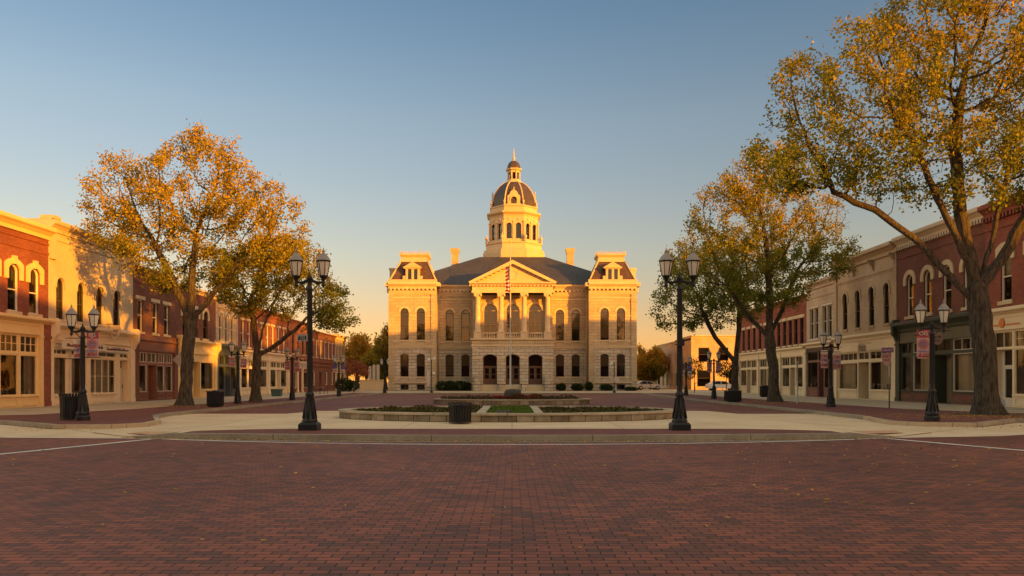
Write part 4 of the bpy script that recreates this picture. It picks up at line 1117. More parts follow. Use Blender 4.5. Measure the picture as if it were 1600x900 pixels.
SH.append(shop('dark red brick shop with flat cream lintels and white framed windows', -1, 53.7, 60.6, 9.75, 5.0, 'brick_dark',
  W1([54.75,57.05,58.95], .85, 5.1, 7.4, 0), hd=('limestone_trim', .26, 0, .04), sill=('limestone_trim', .12, .15), fmat='sash_white',
  corn=dict(zb=9.4, zt=9.75, p=.22, m='brick_dark'), bands=((8.6,8.7,.04),),
  store=dict(m='brown_paint', wm='pale_paint', win=(.8,2.75), trans=(2.95,3.65), fascia=(3.85,4.4), corn=(4.35,4.6), cp=.22, bulk='brick_dark',
    segs=[('pier',.6,'brick_dark'),('win',1.5,{}),('door',1.4,dict(m='pale_paint',rec=1.0)),('win',1.35,dict(curtain=.5)),('win',1.35,dict(curtain=.4,c0=.5)),('pier',.6,'brick_dark')])))
SH.append(shop('brick shop with golden yellow shopfront behind the first left tree', -1, 60.6, 68.7, 9.3, 5.0, 'brick_dark',
  W1([62.2,64.4,66.4], .95, 5.2, 7.6, .475), hd=('limestone_trim', .3, .3, .06), sill=('limestone_trim', .12, .15), fmat='sash_dark',
  corn=dict(zb=8.85, zt=9.3, p=.3, m='yellow_paint'),
  store=dict(m='yellow_paint', win=(.85,3.2), fascia=(3.9,4.45), corn=(4.45,5.0), cp=.4, brackets=True,
    segs=[('pier',.4,'yellow_paint'),('win',2.2,{}),('door',1.3,{}),('win',2.4,dict(curtain=.35,c0=.6)),('pier',.4,'yellow_paint')])))
SH.append(shop('narrow pale grey shop with dark slate blue shopfront', -1, 68.7, 74.3, 9.0, 5.0, 'stone_tan',
  W1([69.9,71.4,72.9], .85, 5.2, 7.8, .2), hd=('pale_paint', .2, .2, .05), sill=('pale_paint', .1, .15), fmat='pale_paint',
  corn=dict(zb=8.4, zt=9.0, p=.4, m='pale_paint', dent=True),
  store=dict(m='blue_paint', win=(.8,2.9), trans=(3.1,3.9), fascia=(4.05,4.4), corn=(4.4,4.95), cp=.4,
    segs=[('pier',.35,'blue_paint'),('win',1.7,dict(curtain=.6)),('door',1.3,dict(m='black_paint')),('win',1.6,{}),('pier',.35,'blue_paint')])))
SH.append(shop('long red brick shop with tall pale framed windows and cream shopfront', -1, 74.3, 91, 9.2, 4.7, 'brick_red',
  W1([75.6,77.4,79.2,81.3,83.2,85.1,87.2,89.2], .95, 4.95, 7.6, .0), hd=('limestone_trim', .22, 0, .05), sill=('limestone_trim', .1, .15), fmat='sash_white',
  corn=dict(zb=8.7, zt=9.2, p=.35, m='brick_red', dent=True),
  store=dict(m='cream_paint', win=(.9,2.85), trans=(3.05,3.7), fascia=(3.85,4.2), corn=(4.2,4.65), cp=.4,
    segs=[('pier',.4,'cream_paint'),('win',2.0,{}),('win',1.8,dict(curtain=.5)),('door',1.3,{}),('win',2.0,{}),('pier',.5,'cream_paint'),('win',2.2,{}),('door',1.3,{}),('win',2.2,dict(curtain=.4)),('pier',.4,'cream_paint')])))
SH.append(shop('orange brick shop beyond the second left tree with low signboard', -1, 91, 100.5, 9.0, 4.4, 'brick_orange',
  W1([93,95.2,97.4,99.2], .9, 4.9, 7.2, .0), hd=('brick_orange', .2, 0, .04), sill=('limestone_trim', .1, .15), fmat='sash_dark',
  corn=dict(zb=8.6, zt=9.0, p=.3, m='brick_orange'),
  store=dict(m='brick_red', wm='cream_paint', win=(.7,2.7), fascia=(3.2,3.9), corn=(4.0,4.3), cp=.3,
    segs=[('pier',.6,'brick_red'),('win',2.2,{}),('pier',.4,'cream_paint'),('door',1.3,{}),('pier',.4,'cream_paint'),('win',2.2,{}),('pier',.6,'brick_red')])))
SH.append(shop('plain dark brick two storey block near the far end of the left row', -1, 100.5, 115, 8.3, 4.2, 'brick_dark',
  W1([102,104.3,106.6,108.9,111.2,113.4], .9, 4.8, 7.0, .0), hd=('limestone_trim', .15, 0, .04), sill=('limestone_trim', .1, .12), fmat='sash_white',
  corn=dict(zb=7.9, zt=8.3, p=.3, m='brick_dark'),
  store=dict(m='brick_dark', wm='sash_white', win=(1.0,2.8), fascia=(3.6,3.9), corn=(3.9,4.2), cp=.3, plainbulk=True,
    segs=[('solid',1),('win',1.0,{}),('solid',1.6),('door',1.2,{}),('solid',1.4),('win',1.0,{}),('solid',1.6),('win',1.0,{}),('solid',1)])))
SH.append(shop('small pale stone building closing the far end of the left row', -1, 115, 122, 8.6, 4.2, 'stone_tan',
  W1([116.4,118.5,120.6], .9, 4.7, 7.0, .2), hd=('limestone_trim', .15, .1, .04), sill=('limestone_trim', .1, .12), fmat='sash_dark',
  corn=dict(zb=8.0, zt=8.6, p=.35, m='limestone_trim', dent=True),
  store=dict(m='cream_paint', win=(.8,2.8), fascia=(3.3,3.8), corn=(3.8,4.2), cp=.3,
    segs=[('pier',.5,'limestone_trim'),('win',1.8,{}),('door',1.2,{}),('win',1.8,{}),('pier',.5,'limestone_trim')])))
# right row
SH.append(shop('tall red brick corner building with white shopfront at the right edge', 1, 31.0, 44.6, 11.7, 5.7, 'brick_red',
  W1([33.0,35.4,37.8,40.4,42.75], .95, 6.05, 9.0, .3), hd=('limestone_trim', .34, .35, .09), sill=('limestone_trim', .16, .2), fmat='sash_white',
  corn=dict(zb=10.9, zt=11.7, p=.5, m='brick_red', dent=True), bands=((10.2,10.35,.06),), blind=(.4,.5), bmat='curtain',
  store=dict(m='cream_paint', win=(.85,3.35), trans=(3.45,4.35), fascia=(4.5,5.1), corn=(5.1,5.65), cp=.45, brackets=True,
    segs=[('pier',.55,'brick_red'),('pier',.2,'cream_paint'),('door',1.7,dict(m='pale_paint',rec=.5,lo=.5,top=3.2)),('win',2.0,dict(tb=1,tm=1)),('win',2.2,dict(tb=1,tm=1)),('pier',.3,'cream_paint'),('win',2.4,{}),('door',1.3,{}),('win',2.2,{}),('pier',.55,'brick_red')])))
SH.append(shop('dark brick shop with dark green shopfront and cream arched window hoods', 1, 44.6, 54.8, 11.75, 5.75, 'brick_dark',
  W1([46.3,48.55,50.8,53.05], .95, 6.05, 8.95, .42), hd=('limestone_trim', .32, .3, .09), sill=('limestone_trim', .15, .18), fmat='sash_white',
  corn=dict(zb=11.0, zt=11.75, p=.45, m='brick_cream', dent=True), bands=((10.2,10.3,.05),), blind=(0,.3),
  store=dict(m='green_paint', wm='green_paint', win=(.95,3.3), trans=(3.5,4.2), fascia=(4.3,4.95), corn=(5.0,5.7), cp=.5, brackets=True, fm='green_panel', bulk='brick_dark',
    segs=[('pier',.5,'stone_tan'),('win',2.6,dict(curtain=.75,cm='curtain',fm='pale_paint')),('door',1.9,dict(m='pale_paint',rec=1.2)),('win',2.5,dict(curtain=.7,c0=.15,fm='pale_paint')),('win',1.4,{}),('pier',.5,'green_paint')][::-1])))
SH.append(shop('cream brick shop with bracketed cornice and four slim arched windows', 1, 54.8, 65.3, 11.6, 5.3, 'brick_tan',
  W1([56.4,58.75,61.1,63.4], .85, 5.8, 8.8, .42), hd=('brick_tan', .2, .4, .06), sill=('brick_tan', .1, .14), fmat='sash_dark', blind=(.5,0,.4),
  corn=dict(zb=10.75, zt=11.6, p=.6, m='brick_tan', br=(55.1,58.4,61.7,65.0)), bands=((9.7,9.82,.06),(9.55,9.62,.04)), piers=[(0,.4,5.4,11.6,.1),(-.4,0,5.4,11.6,.1)],
  store=dict(m='cream_paint', win=(.9,3.05), trans=(3.25,3.85), fascia=(4.0,4.7), corn=(4.75,5.25), cp=.35,
    segs=[('pier',.45,'cream_paint'),('win',2.9,dict(tm=3,curtain=.7)),('door',1.5,dict(m='cream_paint',rec=1.1)),('win',2.9,dict(tm=3,curtain=.6,c0=.3)),('pier',.45,'cream_paint')])))
SH.append(shop('tan stone shop with paired white framed windows and dark shopfront', 1, 65.3, 71.7, 10.6, 5.1, 'stone_tan',
  W1([66.5,67.6,69.4,70.5], .85, 5.4, 8.2, .0), hd=('pale_paint', .14, 0, .05), sill=('pale_paint', .1, .15), fmat='pale_paint', blind=(.5,.4),
  corn=dict(zb=9.9, zt=10.6, p=.4, m='stone_tan'), bands=((9.1,9.2,.05),),
  store=dict(m='brown_paint', wm='sash_dark', win=(1.0,3.3), trans=(3.45,4.2), fascia=(4.3,4.6), corn=(4.6,5.05), cp=.4, cm='cream_paint', fm='sash_dark',
    segs=[('pier',.3,'stone_tan'),('win',2.4,{}),('door',1.3,dict(m='black_paint')),('win',2.0,dict(curtain=.4)),('pier',.3,'brick_dark')])))
SH.append(shop('long low red brick shop with cream shopfronts behind the right trees', 1, 71.7, 93, 9.7, 4.9, 'brick_red',
  W1([72.9,74.4,75.9,77.5,79.2,81.2,83.2,85.2,87.2,89.2,91.2], .85, 5.1, 7.6, .0), hd=('limestone_trim', .3, 0, .06), sill=('limestone_trim', .12, .15), fmat='sash_dark', blind=(.45,.55),
  corn=dict(zb=9.2, zt=9.7, p=.3, m='brick_red'), bands=((8.6,8.7,.05),),
  store=dict(m='cream_paint', win=(1.0,2.9), trans=(3.1,3.95), fascia=(4.05,4.4), corn=(4.4,4.85), cp=.4,
    segs=[('pier',.5,'cream_paint'),('win',2.2,{}),('door',1.4,dict(m='black_paint')),('win',2.2,{}),('pier',.5,'cream_paint'),('win',2.2,dict(curtain=.4)),('door',1.3,{}),('win',2.2,{}),('pier',.5,'cream_paint'),('win',2.0,{}),('door',1.3,{}),('win',2.0,{}),('pier',.5,'cream_paint')])))

# unseen blocks added behind the rows and the viewer to shade the square
def block(label, x0, x1, y0, y1, h, mat, rows=3):
    T = thing('unseen_block', label, 'building', ((x0+x1)/2, y0, 0))
    w = x1-x0; mb = MB(); mb.box(-w/2, w/2, 0, y1-y0, 0, h); mb.build('wall', M[mat], T)
    c = MB(); c.box(-w/2-.3, w/2+.3, -.3, y1-y0+.3, h, h+.4); c.build('cornice', M['limestone_trim'], T)
    for r in range(rows):
        n = int(w/4)
        for k in range(n):
            x = -w/2+2+k*4; z = 1.2+r*(h-1)/rows
            for yy in ((y1-y0),):
                wm = MB(); wm.box(x-.55, x+.55, yy-.05, yy+.06, z, z+1.9); ww = wm.build('window', M['sash_white'], T)
                p = MB(); p.box(x-.45, x+.45, yy+.05, yy+.07, z+.1, z+1.8); p.build('pane', M['car_glass'], ww)
    return T
block('unseen long brick block added across the cross street to shade the square', 27, 130, -42, -9, 12.6, 'brick_red')
tag(bpy.data.objects['unseen_block'], cat='building')
def plainblock(label, x0, x1, y0, y1, h, mat):
    T = thing('unseen_block', label, 'building', ((x0+x1)/2, y0, 0))
    w = x1-x0; mb = MB(); mb.box(-w/2, w/2, 0, y1-y0, 0, h); mb.build('wall', M[mat], T)
    c = MB(); c.box(-w/2-.2, w/2+.2, -.2, y1-y0+.2, h, h+.35); c.build('cornice', M['limestone_trim'], T)
plainblock('unseen tall brick block added behind the right shops to shade the courthouse', 56, 80, 33, 62, 16.8, 'brick_dark')
plainblock('unseen low brick block added behind the far right shops to shade the courthouse', 46, 65, 62, 92, 12.6, 'brick_red')
plainblock('unseen long brick block added behind the viewer to darken window reflections', -95, 19, -48, -20, 11.0, 'brick_red')  # added to keep the bright low sky out of the panes
plainblock('unseen brick block added beyond the street gap to darken window reflections', -10, 75, -95, -75, 14.0, 'brick_dark')  # added to close a bright gap mirrored in the courthouse windows
# ------------------------------------------------------------------ street furniture
def lantern(T, x, z, k=1.0):
    b = MB()   # iron cup, cage ribs and finial
    n = 6
    b.lathe([(.045*k,z-.28*k),(.06*k,z-.25*k),(.035*k,z-.2*k),(.05*k,z-.1*k),(.10*k,z-.03*k),(.12*k,z),(.12*k,z+.03*k)], 10, x, 0)
    for i in range(n):
        a = 2*pi*i/n
        b.tube([(x+.122*k*cos(a), .122*k*sin(a), z+.02*k), (x+.195*k*cos(a), .195*k*sin(a), z+.44*k)], .011*k, 4)
    b.lathe([(.205*k,z+.43*k),(.215*k,z+.45*k),(.205*k,z+.47*k)], n, x, 0, smooth=False)
    o = b.build('lantern', M['iron'], T)
    g = MB(); g.lathe([(.105*k,z+.03*k),(.185*k,z+.43*k)], n, x, 0, smooth=False); g.build('lantern_glass', M['lamp_glass'], o)
    c = MB(); c.lathe([(.225*k,z+.465*k),(.15*k,z+.58*k),(.06*k,z+.68*k),(.03*k,z+.70*k),(.045*k,z+.74*k),(.02*k,z+.78*k),(.005*k,z+.86*k)], n, x, 0, smooth=False); c.build('lantern_cap', M['lamp_cap'], o)
def make_lamp(label, loc, H, rz=0.0, k=1.0, tall=False, bracket=()):
    T = thing('street_lamp', label, 'street lamp', loc, rz, group='twin lantern street lamps')
    za = H-.92*k   # crossarm height
    b = MB()
    if tall:
        b.box(-.27,.27,-.27,.27,0,.17); b.taper(-.27,.27,-.27,.27,.17,-.22,.22,-.22,.22,.23)
    else:
        b.lathe([(.25,0),(.25,.14),(.21,.2)], 8, ph=pi/8, smooth=False)
    b.lathe([(.21,.2),(.235,.27),(.2,.33),(.17,.4),(.135,.55),(.115,.8),(.105,.98),(.13,1.02),(.13,1.07),(.1,1.12)], 16)
    for i in range(8):
        a = 2*pi*i/8; b.tube([(.205*cos(a), .205*sin(a), .34), (.12*cos(a), .12*sin(a), .95)], [.022,.012], 5)
    b.build('base', M['iron'], T)
    s = MB(); s.lathe([(.085,1.1),(.078,1.3),(.07,za-.3),(.085,za-.27),(.085,za-.22),(.065,za-.18),(.06,za+.02),(.09,za+.05),(.07,za+.12),(.03,za+.16),(.012,za+.26)], 14)
    for i in range(10):
        a = 2*pi*i/10; s.tube([(.08*cos(a), .08*sin(a), 1.3), (.068*cos(a), .068*sin(a), za-.3)], .010, 4, cap=False)
    s.build('shaft', M['iron'], T)
    a = MB(); r = .40*k
    a.tube([(-r,0,za-.03),(-r*.6,0,za-.06),(-.08,0,za),(.08,0,za),(r*.6,0,za-.06),(r,0,za-.03)], [.035,.04,.05,.05,.04,.035], 8)
    for q in (-1, 1):
        a.tube([(q*r,0,za-.2*k),(q*r,0,za-.12*k),(q*r,0,za+.02)], [.015,.05,.04], 8)
        a.tube([(q*.06,0,za-.28),(q*.16,0,za-.2),(q*.26,0,za-.06)], .016, 5)
    a.build('crossarm', M['iron'], T)
    for q, z in bracket:
        k_ = MB(); k_.tube([(0,0,z),(q*.62,0,z)], .014, 6); k_.build('banner_bracket', M['iron'], T)
    for q in (-1, 1): lantern(T, q*r, za+.06+.22*k*.3, k)
    return T
LZ = KZ+.004
make_lamp('taller left lamp of the front pair, with a small street name plate', (px(484,22.55), 22.55, KZ+.004), 5.3, .0, 1.0, True)
make_lamp('taller right lamp of the front pair on the brick band', (px(1062,22.55), 22.55, KZ+.004), 5.3, .0, 1.0, True)
lampL = make_lamp('black lamp on the left brick corner beside the slatted litter bin', (-15.65, 28.0, LZ), 4.2, .05, 1.0, bracket=((1,3.25),(1,2.3),(-1,3.0),(-1,2.25)))
def lampcopy(label, x, y, k=1.0, rz=0.0): return dup(lampL, (x, y, LZ), rz, label, scale=k)
lampcopy('black lamp on the right brick corner carrying one red and white banner', 15.1, 27.6, 1.03, -.03)
lampcopy('black lamp before the blue shopfront with two pink banners', -17.25, 48.3, .96)
lampcopy('black lamp beneath the second left tree by the cream shopfront', -16.6, 58.0, .95)
lampcopy('black lamp near the far left stone building with blue and white banners', -16.0, 71, .93)
lampcopy('black lamp before the tan stone shop with two pale banners', 17.6, 42.4, 1.02)
lampcopy('black lamp in front of the sunlit orange building, right pavement', 16.3, 62.0, .94)
lampcopy('black lamp half hidden behind the taller right front lamp', 17.0, 75.0, .95)
lampcopy('small far black lamp among the dark trees left of the courthouse', -15.0, 90.5, .98)

def glyphs(mb, x0, x1, z0, z1, y, n, rng, m, w=.02):
    """brushed strokes standing in a row, like lettering too small to read"""
    st = (x1-x0)/n; h = z1-z0
    for i in range(n):
        a = x0+st*(i+.12); b = a+st*.72; k = rng.randint(0, 5); t = y
        def bar(p, q):
            d = Vector((q[0]-p[0], 0, q[1]-p[1])); l = d.length
            if l < 1e-6: return
            nn = Vector((-d.z, 0, d.x))/l*w/2
            P, Q = Vector((p[0], t, p[1])), Vector((q[0], t, q[1]))
            mb.face([tuple(P-nn), tuple(Q-nn), tuple(Q+nn), tuple(P+nn)], m)
        if k in (0,2,4): bar((a,z0),(a,z1-h*.1*rng.random()))
        if k in (0,1,5): bar((b,z0),(b,z0+h*.75))
        if k in (1,2,3): bar((a,z0+h*.05),(b,z0+h*.05))
        if k in (0,3,5): bar((a,z0+h*.7),(b,z0+h*.75))
        if k in (2,4): bar((a,z0+h*.5),(b,z0+h*.45))
        if k in (3,1): bar((a,z0),(b,z0+h*.8))
def text_mesh(name, body, size, mat, parent, loc, rot=(pi/2,0,0), extrude=.004):
    cu = bpy.data.curves.new(name, 'FONT'); cu.body = body; cu.size = size; cu.extrude = extrude; cu.align_x = 'CENTER'; cu.align_y = 'CENTER'; cu.resolution_u = 3
    o = bpy.data.objects.new(name, cu); COL.objects.link(o)
    me = bpy.data.meshes.new_from_object(o.evaluated_get(bpy.context.evaluated_depsgraph_get()))
    bpy.data.objects.remove(o); me.materials.clear(); me.materials.append(mat); me.name = name
    q = link(name, me, parent, loc); q.rotation_euler = rot; return q
def banner(label, x, y, z0, z1, w, style, rz=0.0, seed=0):
    """cloth hung between two lamp brackets"""
    T = thing('banner', label, 'banner', (x, y, z0), rz, group='lamp post banners')
    rng = random.Random(seed); h = z1-z0; nx, nz = 8, 14; mb = MB()
    def Y(u, v): return .015*sin(u*5+v*3+seed)*(1-v*.5)
    for i in range(nx):
        for j in range(nz):
            q = [(-w/2+w*(i+a)/nx, Y((i+a)/nx, (j+b)/nz), h*(j+b)/nz) for a, b in ((0,0),(1,0),(1,1),(0,1))]
            v = (j+.5)/nz
            if style == 'emblem': m = 1 if v > .74 else 0
            elif style == 'flag': m = 3 if v > .45 else 0
            else: m = 0 if v < .8 else 2
            mb.mesh(q, [(0,1,2,3)], m, True)
    mb.build('cloth', [M['sign_pink'] if style != 'flag' else M['sign_white'], M['sign_red'], M['sign_white'], M['sign_blue']], T)
    mats = [M['sign_white'], M['sign_red'], M['sign_blue']]
    for yy in (-.03, .03):
        if style == 'emblem':
            for (r0, r1, m) in ((.17,.185,1),(.10,.14,1),(.035,.07,2)):
                n = 28; cz = h*.5; q = MB()
                for k in range(n):
                    a, b = 2*pi*k/n, 2*pi*(k+1)/n; r = r0 + (.022 if m == 1 and r0 < .15 and k % 4 == 3 else 0)
                    q.face([(r*cos(a)*w/.44,yy,cz+r*sin(a)),(r1*cos(a)*w/.44,yy,cz+r1*sin(a)),(r1*cos(b)*w/.44,yy,cz+r1*sin(b)),(r*cos(b)*w/.44,yy,cz+r*sin(b))], m)
                q.build('emblem', mats, T)
            rows = ((.05,.2,5,1,.03),(.22,.28,6,2,.02))
        else: rows = ((.62,.76,4,1,.03),(.4,.54,4,2,.03),(.12,.28,5,1,.03))
        for (a, b, n, m, t) in rows:
            q = MB(); glyphs(q, -w*.43, w*.43, h*a, h*b, yy, n, rng, m, t); q.build('lettering', mats, T)
    if style == 'emblem': text_mesh('lettering', seed % 2 and '0JS' or 'OIS', .21, M['sign_white'], T, (0, -.035, h*.86))
    return T
banner('red topped banner with a pink emblem on the left corner lamp', -15.65+.36, 28.0, 2.46, 3.40, .42, 'emblem', .05, 1)
banner('narrow pink banner behind the left corner lamp shaft', -15.65-.22, 28.05, 2.4, 3.1, .26, 'plain', .9, 2)
banner('red and white banner with round emblem on the right corner lamp', 15.1-.33, 27.6, 2.40, 3.44, .44, 'emblem', -.03, 4)
for k, (x, y, z0, z1, st, lab) in enumerate(((-17.25,48.3,2.5,3.2,'plain','pink banner on the lamp before the blue shopfront'), (-16.6,58.0,2.4,3.25,'plain','pale banner on the lamp by the left cream shopfront'),
     (-16.0,71,2.4,3.2,'flag','blue and white banner on the lamp near the far left end'), (17.6,42.4,2.3,3.3,'plain','pale pink banner on the lamp before the tan stone shop'), (16.3,62.0,2.3,3.3,'plain','violet tinted banner on the lamp by the orange building'), (17.0,75,2.2,3.2,'flag','blue banner on the lamp behind the taller right lamp'))):
    banner(lab+', left side', x-.36, y, z0, z1, .4, st, 0, 10+k)
    banner(lab+', right side', x+.36, y, z0-.1, z1-.05, .4, st, 0, 30+k)
# name plate on the left front lamp and small box on the right one
def plate(name, label, cat, x, y, z, w, h, mat, rz=0.0, ink='sign_ink', n=8, rows=1, seed=0, post=None, pmat='steel', t=.02):
    T = thing(name, label, cat, (x, y, z), rz)
    b = MB(); b.box(-w/2, w/2, -t/2, t/2, -h/2, h/2); b.build('panel', M[mat], T)
    g = MB(); rng = random.Random(seed)
    for r in range(rows):
        c = h*(.5-(r+.5)/rows); hh = h/rows*.32
        glyphs(g, -w*.42, w*.42, c-hh, c+hh, -t/2-.004, n, rng, 0, max(.012, h/rows*.11))
    g.build('lettering', M[ink], T)
    if post:
        p = MB(); p.tube([(0,.04,-z),(0,.04,h/2)], post, 8); p.build('post', M[pmat], T)
    return T
plate('street_name_sign', 'weathered pale street name plate on the taller left lamp', 'street sign', px(484,22.55)-.2, 22.5, 2.86, .32, .2, 'sign_grey', n=6, seed=3)
T = thing('junction_box', 'small black junction box strapped to the taller right lamp', 'junction box', (px(1062,22.55)-.0, 22.5, 2.72))
b = MB(); b.box(-.1,.1,-.14,-.02,-.1,.1); b.box(-.12,.12,-.02,.14,.04,.07); b.box(-.12,.12,-.02,.14,-.07,-.04); b.build('housing', M['iron'], T)

def slat_bin(label, x, y, r, h, z=LZ, flare=True):
    T = thing('litter_bin', label, 'litter bin', (x, y, z), group='black litter bins')
    n = 26
    for i in range(n):
        a = 2*pi*i/n; s = MB(); s.M = Matrix.Rotation(a, 4, 'Z')
        pr = [(r*.93,.06),(r*.95,h*.5),(r,h*.86)] + ([(r*1.08,h)] if flare else [(r,h*.98)])
        for (ra, za), (rb, zb) in zip(pr, pr[1:]):
            w = r*.075
            s.mesh([(ra,-w,za),(ra+.012,-w,za),(ra+.012,w,za),(ra,w,za),(rb,-w,zb),(rb+.012,-w,zb),(rb+.012,w,zb),(rb,w,zb)], [(0,1,5,4),(1,2,6,5),(2,3,7,6),(3,0,4,7),(4,5,6,7)])
        s.M = None; s.build('slat', M['iron'], T)
    k = MB(); k.lathe([(r*.88,.05),(r*.9,h*.88),(r*.86,h*.88),(r*.84,.1)], 26, cap=True); k.build('liner', M['iron'], T)
    q = MB()
    for z0 in (.04, h*.84):
        q.lathe([(r*.9,z0),(r*1.03,z0),(r*1.03,z0+.05),(r*.9,z0+.05)], 26, smooth=False)
    q.build('hoop', M['iron'], T)
    return T
slat_bin('flared slatted black litter bin beside the left corner lamp', -16.35, 28.5, .38, .98)
slat_bin('low slatted black litter bin against the round planter wall', -1.75, 25.95, .385, .72, flare=False)
def box_bin(label, x, y, w, h, lid='flat'):
    T = thing('litter_bin', label, 'litter bin', (x, y, LZ), group='black litter bins')
    b = MB(); b.taper(-w/2*.95,w/2*.95,-w/2*.95,w/2*.95,.05,-w/2,w/2,-w/2,w/2,h*.9)
    for k in range(9):
        u = -w/2*.93+w*.93*k/8
        b.box(u-.014,u+.014,-w/2-.015,w/2+.015,.08,h*.88); b.box(-w/2-.015,w/2+.015,u-.014,u+.014,.08,h*.88)
    b.box(-w*.4,w*.4,-w*.4,w*.4,0,.06); b.build('body', M['iron'], T)
    l = MB(); l.box(-w/2-.04,w/2+.04,-w/2-.04,w/2+.04,h*.9,h*.95); l.lathe([(w*.3,h*.95),(w*.28,h),(w*.2,h)], 16, cap=False); l.build('lid', M['black_paint'], T)
box_bin('square black litter bin by the kerb after the first left tree', -16.45, 42.6, .68, .92)
box_bin('wide square black litter bin on the right kerb before the forked tree', 15.15, 52.7, .92, .82)
box_bin('narrow black litter bin close to the far right cream shopfront', 22.6, 68.5, .75, 1.05)
# teal planter box by the left cream shopfront
T = thing('planter_box', 'low dark teal planter box by the left cream shopfront', 'planter', (-21.9, 71.5, KZ)); b = MB(); b.taper(-.4,.4,-.3,.3,0,-.46,.46,-.34,.34,.62); b.box(-.5,.5,-.37,.37,.62,.68); b.build('box', M['teal'], T)
rng = np.random.default_rng(5); link('plant', leaf_mesh('plant', blob_leaves(rng, [(0,0,.78,.38,.28,.16)], 300), .1, np.tile(np.array([GD]),(300,1))[:300], rng, M['shrub_leaf']), T) if False else None

# signs on the shops
T = thing('shop_signboard', 'long white signboard with faded script over the cream shop windows', 'shop sign', (-26.5+.62, 44.1, 3.46), pi/2)
b = MB(); b.box(.1,4.7,-.03,.03,0,.5); b.box(4.7,8.0,-.03,.03,0,.36); b.box(.1,4.7,-.05,-.028,.47,.5); b.build('board', M['sign_white'], T)
g = MB(); rr = random.Random(9)
def script(g, x0, x1, zb, h, y, rr, m=0):
    x = x0; P = []
    while x < x1:
        s = rr.uniform(.5, 1.0)*h; tall = rr.random() < .25
        P.append((x, y, zb+ (h*1.5 if tall else s))); x += h*.28
        P.append((x, y, zb+rr.uniform(-.12, .15)*h)); x += h*.2
    for p, q in zip(P, P[1:]):
        d = Vector(q)-Vector(p); n = Vector((-d.z,0,d.x)).normalized()*rr.uniform(.018,.034)
        g.face([tuple(Vector(p)-n), tuple(Vector(q)-n), tuple(Vector(q)+n), tuple(Vector(p)+n)], m)
script(g, .5, 1.3, .14, .13, -.036, rr, 1); script(g, 1.35, 4.4, .14, .17, -.036, rr, 0); script(g, 4.9, 7.6, .1, .14, -.036, rr, 1)
g.build('lettering', [M['sign_ink'], M['brown_paint']], T)
b = MB()
for u in (.5, 2.6, 4.6, 7.6): b.tube([(u,.02,.25),(u,.6,.3)], .02, 6)
b.build('bracket', M['iron'], T)
def hanging_sign(label, side, Y, z, out, w, h, mat, ink, shape='round', seed=0):
    x0 = -26.5 if side < 0 else 27.5; s = 1 if side < 0 else -1
    T = thing('hanging_sign', label, 'shop sign', (x0+s*out, Y, z))
    b = MB()
    if shape == 'round':
        n = 20; pts = [(w/2*cos(2*pi*k/n), h/2*sin(2*pi*k/n)) for k in range(n)]
    elif shape == 'shield': pts = [(-w/2,h/2),(-w/2,-h*.15),(-w*.25,-h*.4),(0,-h/2),(w*.25,-h*.4),(w/2,-h*.15),(w/2,h/2)]
    else:
        r = min(w,h)*.22; pts = [(cx+r*cos(a), cz+r*sin(a)) for cx, cz, a0 in ((w/2-r,h/2-r,0),(-w/2+r,h/2-r,pi/2),(-w/2+r,-h/2+r,pi),(w/2-r,-h/2+r,1.5*pi)) for a in (a0, a0+pi/4, a0+pi/2)]
    b.prism_y(pts, -.03, .03); b.build('panel', M[mat], T)
    g = MB(); rr = random.Random(seed)
    for y in (-.036,):
        glyphs(g, -w*.33, w*.33, h*.02, h*.24, y, 4, rr, 0, .035); glyphs(g, -w*.28, w*.28, -h*.28, -h*.06, y, 3, rr, 0, .03)
    g.build('lettering', M[ink], T)
    a = MB(); a.tube([(-s*out,0,h/2+.08),(s*w/2,0,h/2+.08)], .02, 6); a.tube([(0,0,h/2-.02),(0,0,h/2+.08)], .012, 5); a.build('bracket', M['iron'], T)
    return T
hanging_sign('white shield shaped hanging sign on the cream left shop', -1, 50.2, 4.75, .55, .62, .95, 'sign_white', 'sign_ink', 'shield', 3)
hanging_sign('round white hanging sign on the cream bracketed shop', 1, 58.6, 4.1, .8, .66, .62, 'sign_white', 'sign_ink', 'box', 5)
hanging_sign('dark hanging sign with a pink swirl on the green shopfront', 1, 48.0, 4.25, .9, .62, .78, 'sign_pink', 'sign_ink', 'round', 7)
hanging_sign('pale rectangular hanging sign on the orange brick shop', -1, 93.0, 3.5, 1.3, 1.5, .9, 'sign_white', 'teal', 'box', 8)
# emblem sign on the fascia of the right corner building
T = thing('fascia_sign', 'orange round emblem and rule on the white corner shopfront', 'shop sign', (27.5-.14, 42.9, 4.82), -pi/2)
b = MB(); n = 16
b.prism_y([(.22*cos(2*pi*k/n)*(1+.12*(k % 2)), .24*sin(2*pi*k/n)*(1+.12*(k % 2))) for k in range(n)], -.03, .0); b.box(-1.5,-.3,-.02,0,-.13,-.07); b.box(.3,1.5,-.02,0,-.13,-.07); b.build('emblem', M['sign_orange'], T)
T = thing('window_sign', 'orange vertical lettering in the corner shop transom', 'shop sign', (27.5+.12, 41.9, 3.95), -pi/2)
g = MB(); rr = random.Random(4); g.box(-.18,.18,0,.01,-.4,.4,0)
for k in range(4): glyphs(g, -.12,.12,.22-.2*k,.34-.2*k,-.004,1,rr,1,.05)
g.build('panel', [M['sign_orange'], M['sign_white']], T)
